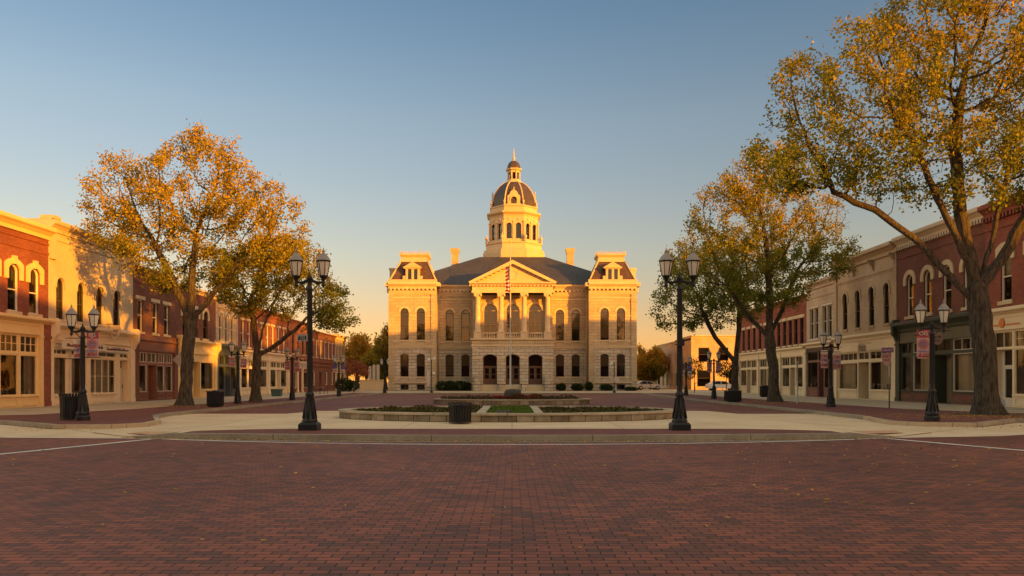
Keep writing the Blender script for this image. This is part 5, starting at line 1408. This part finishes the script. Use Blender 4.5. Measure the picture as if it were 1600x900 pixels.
# signs on posts
T = thing('sign_post', 'slim post with a purple name plate over a pink shield, right pavement', 'street sign', (px(1390,40.5), 40.5, LZ))
b = MB(); b.tube([(0,.03,0),(0,.03,3.25)], .035, 8); b.build('post', M['steel'], T)
b = MB(); b.box(-.42,.2,-.02,.0,2.95,3.2); b.build('name_plate', M['sign_purple'], T)
b = MB(); b.prism_y([(-.38,2.9),(-.42,2.55),(-.3,2.35),(-.15,2.2),(0,2.35),(.06,2.6),(.03,2.9)], -.03, .0); b.build('shield', M['sign_pink'], T)
g = MB(); rr = random.Random(6); glyphs(g,-.38,.16,3.02,3.13,-.024,7,rr,1,.02); glyphs(g,-.36,0,2.68,2.84,-.034,4,rr,0,.03); glyphs(g,-.33,-.02,2.46,2.6,-.034,3,rr,0,.03); g.build('lettering', [M['sign_red'], M['sign_white']], T)
T = thing('road_sign', 'bare grey diamond road sign behind the first left tree trunk', 'street sign', (px(287,47.5), 47.5, LZ))
b = MB(); b.tube([(0,.03,0),(0,.03,3.3)], .035, 8); b.build('post', M['steel'], T)
b = MB(); b.prism_y([(-.68,2.75),(0,2.07),(.68,2.75),(0,3.43)], -.012, .012); b.build('panel', M['sign_grey'], T)
T = thing('parking_post', 'plain grey post beside the leaning right tree', 'post', (px(1246,50), 50, LZ)); b = MB(); b.lathe([(.09,0),(.09,.05),(.05,.1),(.05,2.6),(.055,2.62),(.03,2.72)], 10); b.build('pipe', M['steel'], T)
# A-board leaning by the big tree
T = thing('pavement_sign', 'small rounded grey sandwich board leaning by the biggest trunk', 'sandwich board', (px(1561,33.6), 33.6, LZ), -.5)
for q in (-1, 1):
    b = MB(); b.M = Matrix.Rotation(q*.2, 4, 'X') @ Matrix.Translation((0, q*.0-.0, 0)); pts = [(-.24,0),(.24,0),(.24,.5)] + [(.24*cos(a), .5+.22*sin(a)) for a in [pi*k/8 for k in range(1,8)]] + [(-.24,.5)]
    b.M = Matrix.Translation((0, -q*.16, 0)) @ Matrix.Rotation(-q*.22, 4, 'X'); b.prism_y(pts, -.012, .012); b.M = None; b.build('board', M['sign_grey'], T)
# displays in the yellow corner shop
def shelf(label, Y, seed):
    T = thing('display_shelf', label, 'shelf', (-26.5-.75, Y, KZ+.3), pi/2); rr = random.Random(seed)
    for z in (.35, .8, 1.25):
        b = MB(); b.box(-.45,.45,-.15,.15,z,z+.03); b.build('shelf_board', M['wood_door'], T)
    for q in (-.45, .42):
        b = MB(); b.box(q,q+.03,-.15,.15,0,1.6); b.build('shelf_side', M['wood_door'], T)
shelf('wooden display shelf in the yellow corner shop, nearest the corner', 40.75, 1); shelf('wooden display shelf in the yellow corner shop, by the brick pier', 42.2, 2)
rr = random.Random(12)
for k in range(14):
    Y = 40.1+k*.2; sz = rr.uniform(.1,.2); hh = rr.uniform(.14,.4); mt = rr.choice(['sign_white','teal','sign_orange','brown_paint','yellow','sign_white','iron'])
    T = thing('display_jar', 'small ware in the yellow corner shop window', 'jar', (-26.5-.4-.15*(k % 2), Y, KZ+.70), group='wares in the yellow shop window')
    b = MB(); b.lathe([(sz*.4,0),(sz*.55,hh*.3),(sz*.5,hh*.7),(sz*.3,hh*.85),(sz*.34,hh)], 10); b.build('pot', M[mt], T)
# window ledge they stand on belongs to the shop
b = MB(); b.box(9.3,13.0,.05,1.2,.6,.695); b.build('window_ledge', M['yellow_paint'], SH[0])

# ------------------------------------------------------------------ the planters on the island
def ellipse(cx, cy, rx, ry, n=72): return [(cx+rx*cos(2*pi*k/n), cy+ry*sin(2*pi*k/n)) for k in range(n)]
def ringwall(name, label, cx, cy, rx, ry, t, z0, z1, capn=True):
    T = thing(name, label, 'planter', (cx, cy, z0)); n = 96; mb = MB()
    A, B = ellipse(0,0,rx,ry,n), ellipse(0,0,rx-t,ry-t,n); h = z1-z0
    for i in range(n):
        j = (i+1) % n
        mb.mesh([(*A[i],-.05),(*A[j],-.05),(*A[j],h-.07),(*A[i],h-.07),(*B[i],-.05),(*B[j],-.05),(*B[j],h-.07),(*B[i],h-.07)], [(0,1,2,3),(5,4,7,6)])
    # unwrap along the rim so that the joints follow the wall
    o = mb.build('wall', M['planter'], T); me = o.data; uv = me.uv_layers[0].data
    arc = [0.0]
    for i in range(n): arc.append(arc[-1]+ (Vector(A[(i+1) % n])-Vector(A[i])).length)
    for p in me.polygons:
        i = p.index//2
        for li in p.loop_indices:
            v = me.vertices[me.loops[li].vertex_index]; k = me.loops[li].vertex_index % 8
            s = arc[i] if k in (0,3,4,7) else arc[i+1]
            uv[li].uv = (s, v.co.z)
    c = MB(); A2, B2 = ellipse(0,0,rx+.04,ry+.04,n), ellipse(0,0,rx-t-.03,ry-t-.03,n)
    rr = random.Random(3); gap = 0
    for i in range(n):
        j = (i+1) % n; dz = .004*((i//6) % 3)
        q = [A2[i],A2[j],B2[j],B2[i]]
        if i % 6 == 5: q = [A2[i], tuple(Vector(A2[i]).lerp(Vector(A2[j]),.93)), tuple(Vector(B2[i]).lerp(Vector(B2[j]),.93)), B2[i]]
        c.mesh([(*p,h-.072) for p in q]+[(*p,h+dz) for p in q], [(4,5,6,7),(0,1,5,4),(2,3,7,6),(0,4,7,3),(1,2,6,5)])
    c.build('coping', M['cap'], T)
    s = MB(); s.face([(x,y,h-.12) for x, y in ellipse(0,0,rx-t*.9,ry-t*.9,48)]); s.build('soil', M['soil'], T)
    return T
P1 = ringwall('round_planter', 'wide low stone walled planter in the middle of the plaza', -.15, 30.95, 6.75, 4.15, .36, KZ, .46)
P2 = ringwall('flower_planter', 'smaller raised stone planter of red flowers behind the wide one', 0.0, 53.6, 5.5, 2.9, .4, .0, .36)
tag(P1, cat='planter'); 
# lawn strip and two pale strips inside the wide planter
T = thing('lawn_panel', 'green lawn panel between two pale strips inside the wide planter', 'lawn', (-.1, 31, .34))
b = MB(); b.box(-.82,.88,-3.62,3.62,0,.1); b.build('turf', M['grass'], T)
rng = np.random.default_rng(8); nb = 7000
cen = np.stack([rng.uniform(-.82,.88,nb), rng.uniform(-3.6,3.6,nb), rng.uniform(.1,.14,nb)],1); cc = np.array([.085,.125,.022])*rng.uniform(.6,1.5,(nb,1))
g_ = link('grass_blades', leaf_mesh('grass_blades', cen, .07, cc, rng, M['shrub_leaf']), T); tag(g_, kind='stuff')
for x0, x1 in ((-1.18,-.84),(.9,1.22)):
    T = thing('paved_strip', 'pale paved strip %s the lawn panel in the wide planter' % ('left of' if x0 < 0 else 'right of'), 'paving', ((x0+x1)/2-.1, 31, .34)); b = MB(); b.box(-(x1-x0)/2,(x1-x0)/2,-3.6,3.6,0,.125); b.build('slab', M['cap'], T)
def cover(name, lab, cx, cy, rx, ry, z, n, size, cols, rng, excl=None, hh=.14):
    u = rng.uniform(0, 2*pi, n); r = np.sqrt(rng.random(n)); x = cx+rx*r*np.cos(u); y = cy+ry*r*np.sin(u)
    k = np.ones(n, bool)
    if excl: k = (x < excl[0]) | (x > excl[1])
    f = np.array([noise.noise(Vector((a*.9, b_*.9, 3))) for a, b_ in zip(x, y)]); k &= f > -.12
    x, y, f = x[k], y[k], f[k]
    cen = np.stack([x, y, z+rng.random(len(x))*hh*(.6+f)], 1)
    c = np.array(cols)[rng.integers(0, len(cols), len(x))]*rng.uniform(.6,1.4,(len(x),1))
    return tag(link(name, leaf_mesh(name, cen, size, c, rng, M['shrub_leaf'])), lab, None, kind='stuff')
cover('ground_cover', 'low dark ground cover in the wide planter', -.15, 30.95, 6.2, 3.7, .36, 15000, .09, [(.05,.055,.018),(.085,.075,.025),(.03,.035,.012),(.12,.085,.03)], rng, (-1.3,1.2), .17)
cover('ground_cover', 'low reddish ground cover in the flower planter', 0, 53.6, 5.0, 2.5, .26, 9000, .1, [(.11,.055,.03),(.06,.06,.02),(.13,.075,.045),(.05,.05,.02)], rng, None, .34)
cover('flower_bed', 'bright red flowers in the middle of the flower planter', .35, 53.0, 2.0, 1.3, .32, 5200, .11, [(.30,.02,.02),(.24,.015,.02),(.08,.06,.02),(.05,.05,.02)], rng, None, .34)
T = thing('ground_plaque', 'small dark plaque lying at the front edge of the lawn panel', 'plaque', (-.33, 27.55, .44)); b = MB(); b.taper(-.28,.28,-.1,.16,0,-.26,.26,-.06,.15,.1); b.build('stone', M['rock'], T)
# flag pole, its stone and the limp flag
T = thing('flag_pole', 'tall slim white flag pole before the courthouse steps', 'flag pole', (px(797.5,83), 83, 0)); b = MB(); b.lathe([(.16,0),(.16,.25),(.1,.3),(.075,8),(.045,16.3),(.045,16.5)], 12); b.build('pole', M['pole_white'], T)
b = MB(); b.lathe([(0,16.5),(.09,16.55),(.12,16.62),(.09,16.7),(0,16.75)], 10, cap=False); b.build('ball', M['yellow'], T)
T = thing('memorial_stone', 'squat dark boulder at the foot of the flag pole', 'boulder', (px(801,81.5), 81.5, 0)); b = MB(); rr = random.Random(2)
b.lathe([(.9,0),(.96,.2),(.9,.5),(.7,.68),(.3,.74)], 14, sx=.95, sy=.5); o = b.build('stone', M['rock'], T)
for v in o.data.vertices: v.co += Vector((rr.uniform(-.06,.06), rr.uniform(-.05,.05), rr.uniform(-.03,.03)))
me = bpy.data.meshes.new('flag'); nu, nv = 18, 26; V = []; F = []; UVs = []
fx, fz0, fz1 = px(797.5,83)-.06, pz(456,83), pz(413,83)
for j in range(nv+1):
    for i in range(nu+1):
        u, v = i/nu, j/nv; droop = u*(.95-.25*v)
        V.append((fx-.62*u*(1-.25*(1-v))-.04*sin(u*9+v*2), 83+.16*sin(u*10+1.4*v)*u**.5, fz0+(fz1-fz0)*v - .75*u*v*.8 - .05*sin(u*6))); UVs.append((u, v))
for j in range(nv):
    for i in range(nu): F.append((j*(nu+1)+i, j*(nu+1)+i+1, (j+1)*(nu+1)+i+1, (j+1)*(nu+1)+i))
me.from_pydata(V, [], F); ul = me.uv_layers.new(name='cloth')
for l in me.loops: ul.data[l.index].uv = UVs[l.vertex_index]
me.polygons.foreach_set('use_smooth', [True]*len(F)); me.materials.append(M['flag']); tag(link('flag', me), 'limp red and white striped flag hanging on the pole', 'flag')

# thin lamp posts close to the courthouse
def globe_post(label, x, y, H, sign, globes):
    T = thing('globe_lamp', label, 'street lamp', (x, y, KZ)); b = MB(); b.lathe([(.2,0),(.2,.12),(.1,.25),(.055,.4),(.05,H)], 10); b.build('post', M['iron'], T)
    for q, z in globes:
        b = MB(); b.lathe([(.02,z),(.15,z+.05),(.2,z+.2),(.15,z+.36),(.03,z+.42)], 12, q, 0); b.tube([(q,0,z+.02),(0,0,z-.1)], .025, 6); b.build('globe', M['lamp_glass'], T)
    if sign: 
        b = MB(); b.box(*sign); b.build('sign_panel', M['sign_white'], T)
globe_post('thin lamp post with white globe lights before the left pavilion', -9.8, 93.5, 4.0, (-.55,-.2,-.06,-.03,.9,2.7), ((.32,3.9),(-.35,3.75),(.25,2.1)))
globe_post('thin lamp post with one small globe before the right pavilion', 12.45, 93.5, 3.7, (-.02,.6,-.06,-.03,1.35,1.9), ((-.32,3.3),))
# stone memorial left of the courthouse
T = thing('stone_memorial', 'pale stone wall with upright tablets left of the courthouse', 'memorial', (-18.6*1.12, 113.5, KZ-.01)); b = MB(); b.box(-1.6,1.9,-.4,.4,0,1.5); b.box(-1.7,2.0,-.5,.5,1.5,1.62); b.build('base', M['limestone_trim'], T)
for q, h in ((-.15,2.6),(.45,2.9),(1.05,2.95)):
    b = MB(); b.box(q-.22,q+.22,-.15,.15,1.62,1.62+h*.72); b.box(q-.16,q+.16,-.12,.12,1.62+h*.72,1.66+h*.72+.1); b.build('tablet', M['pole_white'], T)
# low shrubs and small trees at the far ends
shrub('dark_shrub', 'dark shrub by the far left brick block', (-22.5,103,KZ), [(0,0,.9,1.3,1.3,1.0),(1.0,.3,.8,1.0,1,.8)], 1500, .22, GD, seed=31)
shrub('small_tree', 'small pink leaved tree in front of the far orange trees', (px(553,95),95,KZ), [(0,0,3.1,1.6,1.4,1.0),(.8,0,2.7,1.2,1.2,.8)], 1300, .2, (.26,.085,.05), 'tree', seed=32, stems=[[(0,0,0),(0,0,2.0),(.1,0,3)]])
shrub('small_tree', 'small dark green tree before the orange building', (px(1135,80),80,KZ), [(0,0,2.6,1.1,1.1,.9),(.5,0,2.1,.8,.9,.6)], 900, .18, (.04,.055,.015), 'tree', seed=33, stems=[[(0,0,0),(0,0,1.6),(.1,0,2.6)]])
shrub('small_tree', 'thin yellowing tree against the orange building', (px(1085,92),92,KZ), [(0,0,3.0,1.2,1.2,1.2),(-.6,0,2.4,.8,.9,.9)], 700, .2, (.16,.11,.025), 'tree', seed=34, stems=[[(0,0,0),(0,0,1.6),(.1,0,3.0)]])

# far trees beside the courthouse
def far_tree(seed, label, lobes, hues, loc, n=5200, size=.42, zg=(3,9), rb=.3):
    T = thing('far_tree', label, 'tree', loc, group='trees beside the courthouse')
    H = lobes[0][2]*1.0
    mb, lm, _ = grow_tree(seed, lobes, [(None,[(0,0,0),(.1,0,H*.25),(.05,0,H*.45)])], n_attr=420, step=.8, kill=1.3, infl=5, rbase=rb, r0=.02, leaves=n, lsize=size, hues=hues, zgreen=zg, spread=.55, thin=.12)
    mb.build('trunk', M['bark'], T); link('crown', lm, T); return T
GO = ((.22,.14,.02),(.50,.26,.04)); GG = ((.09,.095,.016),(.34,.22,.035))
fa = far_tree(71, 'orange leaved tree at the far left gap, nearest the shops', [(0,0,6.5,3.2,3,3.2),(.6,0,9,2,2,2)], GO, (px(557,150),150,KZ))
fb = far_tree(72, 'broad dark green tree left of the courthouse', [(0,0,5.5,4.0,3.5,3.6),(1.2,0,8.2,2.6,2.6,2.4),(-1.5,0,4.6,2.6,2.5,2.2)], GG, (px(588,140),140,KZ), n=7500, zg=(3,9)); fb.scale = (.8,.8,.8)
dup(fa, (px(572,160),160,KZ), 1.0, 'orange leaved tree at the far left gap, second from the shops', scale=.85)
dup(fa, (px(543,170),170,KZ), 2.0, 'orange leaved tree just past the stone end building', scale=.8)
dup(fb, (px(603,126),126,KZ), 2.4, 'tall green tree touching the left side of the courthouse', scale=(.6,.6,1.0))
dup(fb, (px(1016,138),138,KZ), 1.2, 'yellow green tree touching the right side of the courthouse', scale=.72)
dup(fa, (px(1030,150),150,KZ), 3.2, 'orange tree between the courthouse and the pale far building', scale=.72)
dup(fb, (px(1006,150),150,KZ), 4.2, 'dark tree behind the right side of the courthouse', scale=(.6,.6,.8))
# background beyond
rng = np.random.default_rng(44)
lob = []
for k in range(90):
    x = -190+k*4.2+rng.uniform(-2,2)
    lob.append((x, 235+rng.uniform(-8,8), 2.6+rng.uniform(-.5,1.5), 4.0, 3.5, 3.2+rng.uniform(-.6,1.6)))
cen = blob_leaves(rng, lob, 26000); cc = np.array([.075,.062,.018])*rng.uniform(.5,1.6,(len(cen),1))*np.array([1,1,1])
cc[rng.random(len(cc)) < .3] *= np.array([2.0,1.2,.8])
tag(link('far_treeline', leaf_mesh('far_treeline', cen, .9, cc, rng, M['shrub_leaf'])), kind='stuff')
# far buildings behind the right row
def far_building(label, x0, x1, y0, y1, h, mat, wins, cm='limestone_trim', wmat='sash_dark', rz=0.0, org=None):
    T = thing('far_building', label, 'building', (x0, y0, KZ-.01) if org is None else org, rz); w = x1-x0
    hl = [dict(x0=a, x1=b, z0=c, z1=d, rise=0) for a, b, c, d in wins]
    mb = MB(); wall(mb, [(0,-.1),(w,-.1),(w,h),(0,h)], hl, 0, depth=.25, deep=.6); mb.box(0,.02,.001,y1-y0,-.1,h); mb.box(w-.02,w,.001,y1-y0,-.1,h); mb.box(0,w,.3,y1-y0,h-.6,h-.3); mb.box(0,w,y1-y0,y1-y0+.02,-.1,h); mb.build('wall', [M[mat], M['dark_in']], T)
    c = MB(); c.prism_x(cornice_poly(-.001,h-.35,h+.15,.35), 0, w); c.box(0,.3,.02,y1-y0,h,h+.15); c.build('cornice', M[cm], T)
    for a, b, c_, d in wins: window(T, a, b, c_, d, 0, 0, fw=.09, fmat=wmat, blind=.5)
far_building('sunlit orange toned building beyond the right row', px(1080,128), 58, 128, 136, 8.9, 'brick_tan', [(1.2,3.0,4.6,7.0),(4.6,6.2,4.8,7.0),(7.6,9.2,4.8,7.0),(10.6,12.2,4.8,7.0),(1.0,3.2,.5,3.2),(6.2,8.4,.4,2.9),(10.4,12.6,.4,2.9)], 'limestone_trim')
far_building('pale plastered building in shade beside the orange far building', 0, 29, 0, 12, 8.7, 'stone_tan', [(1+4*k,2.1+4*k,4.6,6.7) for k in range(7)]+[(1+4*k,2.6+4*k,.4,2.9) for k in range(7)], 'limestone_trim', 'sash_white', -pi/2, (30.6,165.2,KZ-.01))
far_building('low plain house far behind the left trees', px(520,210), px(600,210), 210, 220, 4.2, 'brick_cream', [(2,3.4,1,2.8),(6,7.4,1,2.8),(10,11.4,1,2.8)], 'brown_paint')
# railings in front of the far buildings
def railing(label, x0, x1, y, h=1.1):
    T = thing('railing', label, 'railing', (x0, y, KZ)); w = x1-x0
    b = MB(); b.tube([(0,0,h),(w,0,h)], .035, 6); b.build('top_rail', M['iron'], T); b = MB(); b.tube([(0,0,.35),(w,0,.35)], .025, 6); b.build('bottom_rail', M['iron'], T)
    n = max(2, int(w/1.8))
    for k in range(n+1):
        b = MB(); b.tube([(w*k/n,0,0),(w*k/n,0,h+.12)], .04, 6); b.build('post', M['iron'], T)
railing('black railing before the orange far building', px(1086,118), px(1150,118), 118)
railing('dark railing between the courthouse and the right street', px(1003,117), px(1030,117), 117, 1.0)
# parked cars far off
def car(label, loc, rz, mat):
    T = thing('parked_car', label, 'car', loc, rz, group='cars parked beyond the square')
    b = MB(); prof = [(-2.2,.35),(2.15,.35),(2.2,.7),(2.0,.86),(1.0,.95),(.35,1.42),(-1.1,1.46),(-1.9,1.0),(-2.2,.92)]
    b.prism_y(prof, -.85, .85); b.build('body', M[mat], T)
    for y, s in ((-.86, -1), (.86, 1)):
        p = MB(); p.prism_y([(.78,.97),(.28,1.36),(-.3,1.38),(-.3,.97)], y-.006, y+.006); p.build('window', M['car_glass'], T)
        p = MB(); p.prism_y([(-.4,.97),(-.4,1.38),(-1.05,1.39),(-1.6,1.0)], y-.006, y+.006); p.build('window', M['car_glass'], T)
    p = MB(); p.mesh([(.97,-.7,.98),(.97,.7,.98),(.4,.62,1.4),(.4,-.62,1.4)], [(0,1,2,3)]); p.build('windscreen', M['car_glass'], T)
    for x in (-1.35, 1.35):
        for y in (-.8, .8):
            w = MB(); w.M = Matrix.Translation((x, y, .33)) @ Matrix.Rotation(pi/2, 4, 'X'); w.lathe([(.2,-.11),(.33,-.1),(.33,.1),(.2,.11)], 18, cap=False); t = w.build('wheel', M['tyre'], T)
            r = MB(); r.M = w.M; r.lathe([(0,-.1),(.2,-.11),(.2,.11),(0,.1)], 12, cap=False); r.build('rim', M['steel'], t)
    for y in (-.6, .6):
        p = MB(); p.box(2.13,2.21,y-.18,y+.18,.66,.8); p.build('headlight', M['headlight'], T)
    return T
car('silver car parked under the far left trees', (px(552,128),128,KZ-.01), .05, 'car_silver')
car('white car parked before the orange far building', (px(1128,112),112,KZ-.002), .0, 'car_white')
car('silver car behind the railing right of the courthouse', (px(1012,124),124,KZ-.01), .1, 'car_silver')
# bistro set by the far left shops
T = thing('cafe_table', 'small round cafe table outside the far left shops', 'table', (px(500,84),84,KZ)); b = MB(); b.lathe([(.38,.72),(.4,.74),(.38,.76)],18); b.build('top', M['steel'], T); b = MB(); b.tube([(0,0,.02),(0,0,.72)],.03,8); b.lathe([(.22,0),(.2,.03)],12); b.build('pedestal', M['iron'], T)
def chair(label, x, y, rz):
    T = thing('cafe_chair', label, 'chair', (x,y,KZ), rz); b = MB(); b.box(-.2,.2,-.2,.2,.43,.46); b.build('seat', M['iron'], T)
    for u in (-.18,.18):
        for v in (-.18,.18): b = MB(); b.tube([(u*1.1,v*1.1,0),(u,v,.43)],.014,5); b.build('leg', M['iron'], T)
    b = MB(); b.tube([(-.18,.18,.45),(-.18,.22,.88),(.18,.22,.88),(.18,.18,.45)],.014,5); b.tube([(0,.2,.46),(0,.22,.88)],.01,5); b.build('backrest', M['iron'], T)
chair('black metal chair left of the far cafe table', px(500,84)-.6, 84, 1.6); chair('black metal chair right of the far cafe table', px(500,84)+.6, 84.1, -1.5)

for (x, y, r) in ((-19.0,44.6,1.0),(-17.6,52.7,.85),(18.0,52.7,1.0),(18.0,62.0,.8),(20.3,32.8,1.35)):
    sheet('tree_pit', [[(x+r*cos(2*pi*k/20)*(1+.06*sin(3*k)), y+r*sin(2*pi*k/20)*(1+.06*cos(2*k))) for k in range(20)]], M['soil'], LZ+.004)
# ------------------------------------------------------------------ fallen leaves
rng = np.random.default_rng(77)
pts = []
def scat(n, fx, fy, z): 
    for _ in range(n): pts.append((fx(), fy(), z))
U = rng.uniform
scat(420, lambda: U(-14,16), lambda: U(7,20)**1.0, .012); scat(380, lambda: U(2,17), lambda: U(9,20), .012)
for _ in range(1100):
    x = U(-11,11); pts.append((x, yf(x)-.05-abs(rng.normal())*.16, .014))
for _ in range(1800): pts.append((19.5+rng.normal()*2.6, 31.5+rng.normal()*1.6, LZ+.012))
for _ in range(800): pts.append((-18.6+rng.normal()*1.6, 43.6+rng.normal()*1.6, LZ+.012))
for _ in range(800): pts.append((17.4+rng.normal()*1.6, 51.6+rng.normal()*2.2, LZ+.012))
for _ in range(900): y = U(33,80); pts.append((-15.35+abs(rng.normal())*.12, y, .014))
for _ in range(900): y = U(33,80); pts.append((14.45-abs(rng.normal())*.12, y, .014))
for _ in range(150): pts.append((U(-16.5,-13), 25.4+rng.normal()*.5, .02))
for _ in range(160): pts.append((U(14,18), 26.6+rng.normal()*.5, .02))
pts = np.array(pts); ok = ~((pts[:,2] > .1) & (pts[:,1] < 30.6) & (np.abs(pts[:,0]) > 21)); pts = pts[ok]
col = np.array([.55,.33,.07])*rng.uniform(.5,1.4,(len(pts),1)); col[rng.random(len(pts)) < .25] *= np.array([.5,.4,.5])
me = leaf_mesh('fallen_leaves', pts, .075, col, rng, M['leaf'])
co_ = np.empty(len(me.vertices)*3, 'f'); me.vertices.foreach_get('co', co_); co_ = co_.reshape(-1,4,3)
co_[:,:,2] = pts[:,None,2]+(co_[:,:,2]-pts[:,None,2])*.28+.004; me.vertices.foreach_set('co', co_.ravel()); me.update()
tag(link('fallen_leaves', me), kind='stuff')
